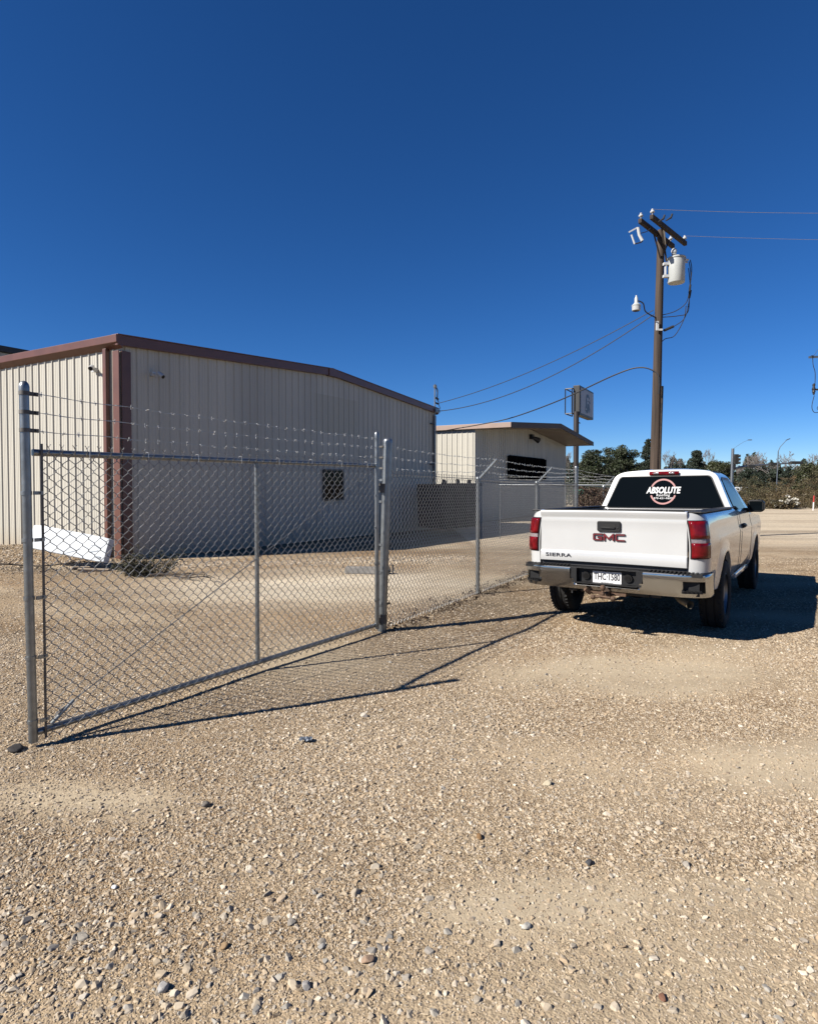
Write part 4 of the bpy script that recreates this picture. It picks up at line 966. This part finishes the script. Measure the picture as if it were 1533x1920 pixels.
b = MB(); pf = [(-.74,1.30), (-.56,1.735), (.56,1.735), (.74,1.30)]
sheet(rpoly(pf, .05), -.008, lambda x, z, o: (x, yf(z)-o, z), 'windshield', M_glass, truck)
# wheels
def wheel(x, y, sgn):
    M = Matrix.Rotation(R(90)*sgn, 3, 'Y')           # lathe axis along +-x (outer side up)
    b = MB(); b.lathe([(.001,.06), (.05,.062), (.065,.05), (.07,.02), (.07,-.10), (.001,-.1)], 16, (x, y, WR), M); wh = b.build('wheel', M_darkbar, truck, 40)
    t = MB(); tpf = [(.225,.105), (.26,.122), (.31,.128), (.352,.118), (.372,.100), (.380,.085), (.380,.048), (.372,.045), (.372,.036), (.383,.033), (.385,0), (.383,-.033), (.372,-.036), (.372,-.045), (.380,-.048), (.380,-.085), (.372,-.100), (.352,-.118), (.31,-.128), (.26,-.122), (.225,-.105)]
    t.lathe(tpf, 48, (x, y, WR), M)
    for k in range(48):
        a = 2*math.pi*k/48
        for zz, wd in ((.094,.03), (-.094,.03)):
            p = M @ Vector((.376*math.cos(a), .376*math.sin(a), zz)); t.box(p+Vector((x, y, WR)), (wd, .02, .012), Matrix.Rotation(-a*sgn, 3, 'X'))
    t.build('tyre', M_rubber, wh, 35)
    r_ = MB(); r_.lathe([(.222,.11), (.232,.105), (.218,.085), (.205,.05), (.19,.045), (.15,.07), (.10,.085), (.075,.08), (.07,.06)], 32, (x, y, WR), M)
    r_.lathe([(.225,-.10), (.205,-.06), (.2,.04)], 32, (x, y, WR), M)
    rim = r_.build('rim', mat('steel_rim', (.34,.34,.35), .35, .8, .1, 10), wh, 40)
    q = MB()
    for k in range(8):
        a = 2*math.pi*k/8; p = M @ Vector((.172*math.cos(a), .172*math.sin(a), .062)); q.tube([p+Vector((x, y, WR)), p+Vector((x, y, WR))+(M @ Vector((.004*math.cos(a), .004*math.sin(a), .008)))], .02, 10)
    q.build('rim_hole', M_black, rim)
for y in (0, WB):
    for sgn in (-1, 1): wheel(sgn*.875, y, sgn)
# underside
b = MB()
for sgn in (-1, 1): b.box((sgn*.45, 1.6, .50), (.10, 5.2, .15)); 
b.tube([(-.72,0,WR), (.72,0,WR)], .05, 12); b.lathe([(.001,-.14), (.10,-.12), (.15,0), (.10,.12), (.001,.14)], 14, (0,0,WR), Matrix.Rotation(R(90), 3, 'X'))
b.box((0,-.62,.52), (.75,.72,.2)); b.tube([(0,.2,.46), (0,2.6,.5)], .05, 10); b.box((0,1.6,.60), (1.70,3.6,.14)); b.box((-.35,1.0,.48), (.45,1.1,.22)); b.box((0,3.3,.55), (1.0,.9,.3)); b.box((0,0,.74), (1.66,2.2,.05))
for sgn in (-1, 1):
    for wy in (0, WB): b.box((sgn*.68, wy, .64), (.06, .98, .44)); b.box((sgn*.80, wy, .885), (.22, .50, .03))
b.build('chassis', M_dark, truck, bevel=.01)
b = MB(); b.tube(smooth_pts([(.55,.3,.45), (.62,-.5,.47), (.66,-.9,.44), (.80,-1.08,.40)]), .04, 12, cap=False); b.tube([(.42,.0,.43), (.5,.75,.43)], .11, 12); b.build('exhaust', mat('exhaust_steel', (.32,.27,.19), .55, .5, .3, 20), truck, 40)
b = MB(); b.box((0,-1.16,.46), (.075,.26,.065)); b.tube([(0,-1.36,.455), (0,-1.24,.455)], .035, 10); 
b.lathe([(.02,0), (.016,.02), (.014,.04), (.024,.05), (.030,.07), (.024,.09), (.001,.1)], 14, (0,-1.36,.47))
for sgn in (-1, 1):
    b.tube([(0,-1.36,.45), (sgn*.075,-1.36,.44)], .015, 8); b.lathe([(.001,-.03), (.022,-.02), (.028,0), (.022,.02), (.001,.03)], 12, (sgn*.105,-1.36,.435), Matrix.Rotation(R(90), 3, 'Y'))
b.tube([(-.17,-1.25,.455), (-.21,-1.30,.50)], .022, 8); b.bar((-.2,-1.2,.47), (.2,-1.2,.47), .05, .05); b.build('tow_hitch', M_rust, truck, 40)

# ------------------------------------------------------------------ things lying about
fs_ = empty('foam_slab', (-7.43, 12.35, .18), 'long white foam slab lying tilted against the big building corner', 'slab')
a, c = at(62, 1006, 12.7), at(203, 1034, 12.15); d = (c-a); fs_.location = (a+c)/2
ry = math.atan2(-d.z, math.hypot(d.x, d.y)); fs_.rotation_euler = (R(-14), ry, math.atan2(d.y, d.x))
b = MB(); rows = []; Ls = d.length
for i in range(15):
    x = -Ls/2+Ls*i/14; k = .02*noise.noise((x*2, 0, 0)); t = 1 if 0 < i < 14 else .93
    rows.append([Vector((x, .075*t+k, .25*t)), Vector((x, -.06*t+k, .255*t)), Vector((x, -.085*t+k, .235*t)), Vector((x, -.09+k, .0)), Vector((x, -.08*t+k, -.235*t)), Vector((x, -.06*t+k, -.25*t)), Vector((x, .075*t+k, -.25*t)), Vector((x, .08*t+k, 0)), Vector((x, .075*t+k, .25*t))])
b.grid(rows); b.add(rows[0][:-1], [tuple(range(7, -1, -1))]); b.add(rows[-1][:-1], [tuple(range(8))]); b.build('slab', M_foam, fs_, 35)
b = MB()
for x, z, l, wd in ((Ls*.36, -.06, .22, .02), (Ls*.40, .03, .14, .02), (Ls*.33, .05, .1, .012), (Ls*.12, -.12, .5, .008), (-Ls*.28, .0, .3, .012), (Ls*.43, -.15, .1, .03)):
    b.box((x, -.0915+.02*noise.noise((x*2,0,0)), z), (l, .003, wd), Matrix.Rotation(R(rng.uniform(-25, 25)), 3, 'Y'))
b.build('scuff_marks', mat('foam_scuff', (.42,.46,.50), .9), fs_)

def leaf_soup(centres, size, seed, flat=.0, asp=.55):
    q = np.random.default_rng(seed); n = len(centres)
    u = q.normal(0, 1, (n, 3)); u /= np.linalg.norm(u, axis=1)[:, None]
    v = np.cross(u, q.normal(0, 1, (n, 3))); v /= np.linalg.norm(v, axis=1)[:, None]
    s = q.uniform(.6, 1.4, n)[:, None]*size
    V = np.stack([centres-u*s, centres+v*s*asp, centres+u*s, centres-v*s*asp], 1).reshape(-1, 3)
    return V, np.arange(4*n).reshape(-1, 4)
# weed clump by the corner
wx, wy = -4.95, 11.35
weed = empty('weed_clump', (wx, wy, gz(wx, wy)), 'scraggly dark green weed clump growing at the big building corner', 'weed')
b = MB(); cs = []
for k in range(90):
    a, l = rng.uniform(0, 6.28), rng.uniform(.25, .75); lean = rng.uniform(.3, 1.3); rr_ = rng.uniform(0, .36)
    p0 = Vector((rr_*math.cos(a), rr_*.7*math.sin(a), 0)); dr_ = Vector((math.cos(a)*lean, math.sin(a)*lean*.7, 1)).normalized()
    pts = [p0+dr_*l*t+Vector((0,0,-.25*lean*t*t*l))+Vector((rng.gauss(0,.015), rng.gauss(0,.015), 0)) for t in (0,.35,.7,1)]
    b.tube(pts, [.005,.004,.003,.002], 4)
    for j in range(22):
        t = rng.uniform(.2, 1); cs.append(pts[0].lerp(pts[-1], t)+Vector((rng.gauss(0,.04), rng.gauss(0,.04), rng.gauss(0,.03))))
b.build('stems', mat('weed_stems', (.05,.045,.03), .9), weed)
V, F = leaf_soup(np.array([tuple(c) for c in cs]), .028, 5, asp=.4); np_mesh('leaves', V, F, M_weed, weed)
# dry branches
def branch(x, y, ang, L, label, s):
    q = random.Random(s); o = empty('fallen_branch', (x, y, gz(x, y)+.03), label, 'branch', ang); b = MB()
    P = [Vector((L*t, .06*math.sin(t*5+s), .03+.03*math.sin(t*9))) for t in np.linspace(0, 1, 9)]; b.tube(P, list(np.linspace(.022, .008, 9)), 6)
    for k in range(5):
        i = q.randint(1, 7); e = P[i]+Vector((q.uniform(.1,.4), q.uniform(-.35,.35), q.uniform(.0,.12))); b.tube([P[i], P[i].lerp(e, .5)+Vector((0,0,.03)), e], [.010,.008,.004], 5)
    b.build('wood', M_bark, o, 40); return o
branch(-8.7, 12.2, R(8), 2.2, 'dead branch lying on the gravel left of the white foam slab', 3)
branch(-4.7, 10.9, R(-15), 1.3, 'thin dead stick lying at the foot of the weed clump', 6)
cbn = [((-6.25,11.9), R(20), (.55,.14,.05), 'pale broken board scrap lying under the foam slab'), ((-6.7,12.25), R(40), (.35,.12,.04), 'small tan board scrap beside the dead branch')]
for (x, y), a, dm, lb in cbn:
    b = MB(); b.box((0,0,dm[2]/2), dm); b.box((dm[0]*.3,dm[1]*.6,dm[2]*.4), (dm[0]*.5,dm[1]*.4,dm[2]*.6), Matrix.Rotation(.3, 3, 'Z')); o = b.build('board_scrap', mat('old_board', (.40,.31,.22), .9, 0, .2, 12), None, bevel=.006); o.location = (x, y, gz(x, y)+.01); o.rotation_euler = (.05, .08, a); tag(o, lb, 'board')
# concrete wheel stop and stake inside the yard
p = at(692, 1079, 12.1); b = MB(); L_ = .86
b.prism([(-.11,0), (.11,0), (.075,.13), (-.075,.13)], lambda a, c, d: (d, a, c), -L_/2, L_/2); o = b.build('wheel_stop', M_conc, None, bevel=.02)
o.location = (p.x, 11.6, gz0(11.6)); o.rotation_euler = (0, 0, R(-6)); tag(o, 'broken grey concrete wheel stop lying in the yard behind the gate', 'wheel stop')
b = MB(); b.tube([(0,0,-.05), (.005,0,.17)], .016, 8); b.lathe([(.016,.15), (.026,.16), (.026,.18), (.001,.185)], 8); o = b.build('iron_stake', M_dark, None, 40); o.location = (p.x+.49, 11.45, gz0(11.45)); tag(o, 'short dark iron stake standing beside the concrete wheel stop', 'stake')
# single stones and litter that stand out
def rock(x, y, d, col, label, s, flat=.6, name='rock', catg='rock'):
    bm = bmesh.new(); bmesh.ops.create_icosphere(bm, subdivisions=3, radius=d/2); q = random.Random(s)
    pl_ = [(Vector((q.gauss(0,1), q.gauss(0,1), q.gauss(0,1))).normalized(), q.uniform(.28,.42)*d) for _ in range(8)]
    for v in bm.verts:
        p = v.co*(1+.2*noise.noise(v.co/d*2+Vector((s,0,0)))+.05*noise.noise(v.co/d*9))
        for nn, e in pl_:
            t = p.dot(nn)
            if t > e: p = p-nn*(t-e)*.9
        v.co = Vector((p.x, p.y*.8, p.z*flat))
    me = bpy.data.meshes.new(name); bm.to_mesh(me); bm.free(); me.materials.append(mat(name+'_stone', col, .85, 0, .2, 30, .3, 120))
    me.polygons.foreach_set('use_smooth', [True]*len(me.polygons)); me.set_sharp_from_angle(angle=R(35))
    o = bpy.data.objects.new(name, me); COL.objects.link(o); o.location = (x, y, gz(x, y)+d*flat*.26); o.rotation_euler = (q.uniform(-.2,.2), q.uniform(-.2,.2), q.uniform(0,6)); tag(o, label, catg)
def gp(px, py): D = CAMH*FPX/(py-HOR); return (px-CX)/FPX*D, D
for (px, py), d, col, lb, s in (((900,1583), .055, (.26,.14,.05), 'amber brown rock on pale gravel near the middle of the lot', 1), ((1110,1634), .055, (.06,.06,.065), 'dark charcoal rock among pale gravel, right of centre', 2), ((205,1678), .035, (.75,.75,.74), 'bright white pebble on tan grit at left', 3),
        ((688,1822), .058, (.40,.27,.18), 'large flat reddish tan stone near the front edge', 4), ((295,1872), .060, (.42,.40,.38), 'pointed grey stone near the front left', 5), ((415,1790), .045, (.38,.25,.13), 'rounded ochre stone in front left gravel', 6), ((1030,1481), .07, (.55,.47,.33), 'pale buff rock beside an ochre pebble', 7), ((990,1757), .05, (.58,.55,.48), 'cream rounded stone in the front middle', 8), ((1252,1893), .04, (.20,.09,.05), 'dark red brown leaf like stone at the front right', 9), ((380,1521), .07, (.16,.14,.12), 'dark split rock at left middle of the lot', 10), ((682,1346), .08, (.60,.53,.44), 'pale angular rock beyond the gate shadow', 11), ((600,1793), .042, (.40,.38,.35), 'grey oval stone near the front', 12), ((570,1870), .05, (.36,.34,.32), 'dull grey lump at the front edge', 13)):
    x, y = gp(px, py); rock(x, y, d*.78, col, lb, s)
x, y = gp(22, 1412); rock(x, y, .11, (.035,.03,.028), 'black clod of dirt beside the free end gate post', 30, .5, 'clod', 'clod')
# crumpled foil scrap
x, y = gp(571, 1397); bm = bmesh.new(); bmesh.ops.create_grid(bm, x_segments=7, y_segments=5, size=.05)
for v in bm.verts: v.co = Vector((v.co.x*.8, v.co.y*.5, .010+.014*noise.noise(v.co*40)))
me = bpy.data.meshes.new('foil_scrap'); bm.to_mesh(me); bm.free(); me.materials.append(mat('blue_foil', (.42,.46,.50), .3, .6, .3, 40)); o = bpy.data.objects.new('foil_scrap', me); COL.objects.link(o); o.location = (x, y, gz(x, y)+.012); md = o.modifiers.new('solid', 'SOLIDIFY'); md.thickness = .001; tag(o, 'crumpled blue silver litter scrap on the gravel', 'litter')
# dry leaves drifted along the fence foot
n = 1500; k = nr.integers(0, 4, n); t = nr.uniform(0, 1, n); off = nr.normal(0, .13, n); A = np.array([tuple(p) for p in FP]); nn = np.array([fdir.y, -fdir.x])
xy = A[k]+(A[k+1]-A[k])*t[:, None]+nn*off[:, None]; zc = np.array([gz(x, y) for x, y in xy])+nr.uniform(.004, .03, n)
V, F = leaf_soup(np.column_stack([xy, zc]), .021, 8, asp=.5); o = np_mesh('leaf_litter', V, F, M_vine); tag(o, 'dry brown leaves drifted along the fence foot', 'leaves', kind='stuff')

# ------------------------------------------------------------------ trees and brush
ZF = -.56
def crown_pts(cx_, cy_, cz, rx, ry_, rz, nclump, nleaf, cl, seed, shape='ball'):
    q = np.random.default_rng(seed); P = []
    for i in range(nclump):
        if shape == 'cone':
            h = q.uniform(0, 1)**.8; a = q.uniform(0, 6.28); r_ = (1-h*.85)*q.uniform(.3, 1.15)
            c = np.array([r_*math.cos(a)*rx, r_*math.sin(a)*ry_, (h*2-1)*rz]); s = cl*(1.1-.65*h)
        else:
            u = q.normal(0, 1, 3); u /= np.linalg.norm(u); u *= q.uniform(.35, 1)**.6; u[2] = max(u[2], -.75)
            c = u*np.array([rx, ry_, rz]); s = cl*q.uniform(.6, 1.25)
        d = q.normal(0, 1, (int(nleaf*q.uniform(.5, 1.4)), 3)); d /= np.linalg.norm(d, axis=1)[:, None]
        d *= (q.uniform(0, 1, len(d))**.4)[:, None]
        P.append(c+d*np.array([s, s, s*.62]))
    return np.concatenate(P)+np.array([cx_, cy_, cz])
def limb_tree(b, p, d, L, r, depth, q, spread=.5, seg=3):
    pts = [p]; dd = d.copy()
    for i in range(seg):
        dd = (dd+Vector((q.gauss(0,.13), q.gauss(0,.13), q.gauss(0,.08)+.03))).normalized(); pts.append(pts[-1]+dd*L/seg)
    r = max(r, .022); b.tube(pts, list(np.linspace(r, max(r*.62, .018), seg+1)), 3 if depth < 3 else 6, cap=False)
    if depth == 0: return
    for k in range(q.choice((2, 3, 3))):
        v = (dd+Vector((q.gauss(0,spread), q.gauss(0,spread), q.gauss(0,spread*.6)+.12))).normalized()
        limb_tree(b, pts[q.choice((-1, -1, -2))], v, L*q.uniform(.62, .85), r*.6, depth-1, q, spread, seg)
def tree(name, px, D, top, wpx, label, leaf, seed, kind='ball', nclump=60, nleaf=110, cl=.75, ls=.17, base=.3, group=None):
    p = at(px, 903, D); H = at(px, top, D).z-ZF; rx = wpx/2/FPX*D
    t = empty(name, (p.x, D, ZF), label, 'tree', 0, group); q = random.Random(seed)
    b = MB(); b.tube([(0,0,-.1), (q.uniform(-.1,.1),0,H*.3), (q.uniform(-.2,.2),q.uniform(-.2,.2),H*.72)], [H*.035, H*.026, H*.010], 8)
    if kind != 'cone':
        for k in range(6):
            a = q.uniform(0, 6.28); z0 = H*q.uniform(.18, .4); b.tube([(0,0,z0), (rx*.4*math.cos(a), rx*.4*math.sin(a), z0+H*.18), (rx*.75*math.cos(a), rx*.75*math.sin(a), z0+H*.28)], [H*.014, H*.010, H*.004], 6)
    b.build('trunk', M_bark, t, 60)
    rz = H*(1-base)/2; c = crown_pts(0, 0, H*base+rz, rx, rx*.9, rz, int(nclump*1.25), nleaf*2, cl*.9, seed, kind)
    V, F = leaf_soup(c, ls, seed+100); np_mesh('crown', V, F, leaf, t); return t
def bare(px, D, top, label, seed, spread=.42, wpx=None, cat_='tree', tops=None):
    p = at(px, 903, D); H = at(px, top, D).z-ZF; t = empty('bare_tree', (p.x, D, ZF), label, cat_); q = random.Random(seed)
    b = MB(); limb_tree(b, Vector((0,0,-.1)), Vector((0,0,1)), H*.30, H*.022, 6, q, spread)
    zm = max(v[2] for v in b.v); f = H/zm; b.v = [(v[0]*f, v[1]*f, v[2]*f) for v in b.v]
    xm = np.array([v[0] for v in b.v]); wd = np.percentile(abs(xm), 98)
    if wpx: k = (wpx/2/FPX*D)/wd; b.v = [(v[0]*(1+(k-1)*min(1, max(0, v[2]/(H*.35)))), v[1]*k, v[2]) for v in b.v]
    b.build('branches', M_twig, t); return t
tree('live_oak', 1112, 72, 840, 66, 'broad dark live oak left of the wooden pole, just right of the roof tip', M_leafd, 1, nclump=70, nleaf=120, cl=.85, ls=.10, base=.12)
tree('live_oak', 1163, 76, 836, 72, 'tallest dark live oak, between the roof tip and the wooden pole', M_leafd, 2, nclump=80, nleaf=120, cl=.9, ls=.10, base=.1)
tree('cedar_tree', 1212, 82, 826, 34, 'pointed dark cedar touching the left edge of the wooden pole', M_leafc, 3, 'cone', 60, 90, .95, .10, .02)
bare(1257, 84, 843, 'leafless grey tree just right of the wooden pole', 4, .5, 62)
tree('cedar_tree', 1305, 80, 846, 44, 'dark cedar with forked top above the truck cab', M_leafc, 5, 'cone', 70, 100, 1.0, .10, .02)
tree('live_oak', 1345, 78, 858, 58, 'dark bushy oak above the right side of the truck cab', M_leafb, 6, nclump=60, nleaf=110, cl=.8, ls=.10, base=.05)
bare(1330, 92, 840, 'pale leafless tree top rising behind the dark bushy oak', 7, .4, 40)
bare(1413, 96, 848, 'small leafless tree just right of the signal pole', 8, .45, 44)
bare(1450, 98, 842, 'wide leafless tree crossed by the tall street lamp pole', 9, .5, 60)
bare(1484, 98, 845, 'leafless rounded tree behind the end of the signal arm', 10, .5, 50)
bare(1533, 92, 850, 'leafless tree cut by the right picture edge', 11, .5, 50)
bare(1384, 90, 858, 'thin leafless sapling behind the signal pole', 31, .4, 24)
tree('cedar_tree', 1404, 84, 880, 46, 'low dark cedar under the start of the signal arm', M_leafc, 12, 'ball', 45, 90, .8, .10, .05)
tree('cedar_tree', 1470, 86, 876, 54, 'low dark cedar under the far end of the signal arm', M_leafc, 13, 'ball', 50, 90, .8, .10, .05)
tree('live_oak', 1520, 66, 866, 54, 'green leafy tree at the right picture edge behind the marker post', M_leafb, 14, 'ball', 60, 110, .75, .09, .02)
bare(1066, 60, 846, 'thin leafless sapling beside the sign pole under the roof tip', 15, .35, 26)
# far wood and olive brush
q = np.random.default_rng(3); n = 50000; D = q.uniform(108, 118, n); px = q.uniform(1020, 1640, n)
hmax = 5.4+1.2*np.sin(px*.05)+.9*np.sin(px*.13+1)+.5*np.sin(px*.41); z = ZF+q.uniform(0, 1, n)**.75*hmax
V, F = leaf_soup(np.column_stack([(px-CX)/FPX*D, D, z]), .20, 4); o = np_mesh('far_wood', V, F, M_leafc); tag(o, 'far low dark wood along the horizon', 'woodland', kind='stuff')
P_ = []
for k in range(330):
    x_ = q.uniform(1345, 1640); d_ = 48.8+16*q.uniform(0, 1)**1.3; X = (x_-CX)/FPX*d_; tall_ = .55+.75*max(0, .5+noise.noise((X*.35, d_*.25, 1)))
    h_ = q.uniform(.5, 2.2)*tall_*min(1, .35+(d_-48.8)/5)*(1+.6*max(0, (x_-1400)/180)); r_ = q.uniform(.4, 1.1)
    P_.append(crown_pts(X, d_, ZF+h_*.5, r_, r_*.8, h_*.62, 7, 55, .34, 500+k))
V, F = leaf_soup(np.concatenate(P_), .062, 6, asp=.36); o = np_mesh('brush', V, F, M_leafo); tag(o, 'olive brown scrub beyond the gravel lot', 'scrub', kind='stuff')
b = MB()
for k in range(70):
    x_ = q.uniform(1345, 1640); d_ = q.uniform(48.6, 60); X = (x_-CX)/FPX*d_; h_ = q.uniform(.5, 1.9); l_ = q.normal(0, .25)
    b.tube([(X, d_, ZF-.05), (X+l_*.4, d_, ZF+h_*.55), (X+l_*1.1, d_, ZF+h_)], [.018,.014,.008], 3, cap=False)
o = b.build('dry_stalks', mat('straw_stalks', (.24,.20,.12), .9, 0, .3, 3)); tag(o, 'dry straw stalks standing through the scrub', 'stalks', kind='stuff')
n = 16000; px = q.uniform(1060, 1360, n); D = q.uniform(52, 62, n); X = (px-CX)/FPX*D; hm = np.array([2.0+.9*noise.noise((x*.4, d*.3, 2)) for x, d in zip(X, D)]); z = ZF+q.uniform(0, 1, n)**.7*hm
V, F = leaf_soup(np.column_stack([X, D, z]), .10, 7, asp=.4); o = np_mesh('undergrowth', V, F, M_leafd); tag(o, 'dark undergrowth below the live oaks', 'scrub', kind='stuff')
p = at(1472, 948, 48.3); fb_ = empty('flowering_bush', (p.x, 48.3, ZF), 'low bush with white blossom at the edge of the olive scrub', 'bush')
c = crown_pts(0, 0, .45, 1.15, .7, .5, 40, 60, .28, 9); V, F = leaf_soup(c, .06, 10); np_mesh('leaves', V, F, M_leafo, fb_)
c2 = crown_pts(0, -.15, .60, 1.15, .6, .5, 26, 16, .14, 11); V, F = leaf_soup(c2, .075, 12, asp=.9); np_mesh('blossom', V, F, M_flower, fb_)
b = MB()
for k in range(14): a = rng.uniform(0, 6.28); b.tube([(0,0,-.05), (.5*math.cos(a), .3*math.sin(a), .5), (.95*math.cos(a), .6*math.sin(a), .8)], [.015,.010,.005], 4)
b.build('stems', M_twig, fb_)

# ------------------------------------------------------------------ traffic signal, street lamps, far things
D = 62; p = at(1370, 903, D); sg = empty('traffic_signal', (p.x, D, ZF), 'grey traffic signal pole with long mast arm over the distant road', 'traffic signal')
Ls_ = lambda px, py, d=D: at(px, py, d)-sg.location
b = MB(); b.tube([(0,0,-.2), Ls_(1372.5, 841)], [.16,.14], 12); b.build('pole', M_galv, sg, 40)
b = MB(); b.tube([Ls_(1372,880.5), Ls_(1386,876), Ls_(1400,874), Ls_(1440,871), Ls_(1503,867)], [.13,.12,.11,.09,.06], 10); b.build('mast_arm', M_galv, sg, 40)
for x0, x1, y in ((1401,1414,874.5), (1442,1455,870), (1481,1503,867.5)):
    a, c = Ls_(x0, y, D-.15), Ls_(x1, y, D-.15); b = MB(); b.bar(a, c, .25, .30); hdn = b.build('signal_head', M_yellow, sg, bevel=.03)
    b = MB()
    for k in range(3 if x1-x0 < 20 else 5): e = a.lerp(c, (k+.5)/(3 if x1-x0 < 20 else 5)); b.tube([e+Vector((0,.1,0)), e+Vector((0,.33,.02))], .12, 10)
    b.build('visor', M_yellow, hdn, 40)
b = MB(); a = Ls_(1379, 861, D-.2); b.box(a, (.34,.3,.6)); 
for k in (-.35, 0, .35): b.box(a+Vector((0,0,k)), (.36,.28,.32)); b.tube([a+Vector((.1,-.1,k)), a+Vector((.34,-.18,k-.03))], .13, 10)
b.bar(a+Vector((-.15,0,-.3)), Ls_(1372,868), .06, .06); b.bar(a+Vector((-.15,0,.3)), Ls_(1372,850), .06, .06); b.build('signal_head', M_yellow, sg, 40)
b = MB(); b.box(Ls_(1374.5,873), (.25,.3,.7)); b.build('control_box', M_dark, sg)
b = MB(); b.tube(smooth_pts([Ls_(1372.5,842), Ls_(1378,838), Ls_(1392,829), Ls_(1401,825.5)]), .013, 6); b.box(Ls_(1404,825), (.34,.18,.08)); b.build('lamp_arm', M_galv, sg, 40)
p = at(1454, 903, 58); sl = empty('street_lamp', (p.x, 58, ZF), 'tall thin street lamp with slanted arm behind the scrub', 'street lamp')
L5 = lambda px, py: at(px, py, 58)-sl.location
b = MB(); b.tube([(0,0,-.2), L5(1457.5,846)], [.062,.045], 8); b.build('pole', M_galv, sl, 40)
b = MB(); b.tube([L5(1457.5,846), L5(1461,838), L5(1473,825)], [.034,.028,.024], 8); b.bar(L5(1472,825.5), L5(1479,822.5), .13, .06); b.build('lamp_head', M_galv, sl, 40)
p = at(1524.5, 946, 46); mk = empty('marker_post', (p.x, 46, ZF+.02), 'white marker post with red top at the edge of the lot', 'marker')
b = MB(); b.tube([(0,0,-.1), (.03,0,.62)], .045, 10); b.build('post', M_decalw, mk, 40)
b = MB(); b.tube([(.03,0,.62), (.055,0,1.12)], .048, 10); b.build('red_top', mat('marker_red', (.55,.03,.03), .5), mk, 40)
p = at(1391, 907, 60); cr = empty('parked_car', (p.x, 60, .15), 'white car mostly hidden in the scrub near the signal pole', 'car', R(15))
b = MB(); b.prism([(-.95,.1), (.95,.1), (.98,.55), (.55,.62), (.30,.95), (-.40,.98), (-.75,.65), (-.98,.6)], lambda a, c, d: (a, d, c), -.5, .5); b.build('body', M_white, cr, bevel=.06)
b = MB(); b.prism([(.46,.66), (.27,.90), (-.36,.93), (-.62,.68)], lambda a, c, d: (a, d, c), -.505, .505); b.build('window', M_glass, cr)
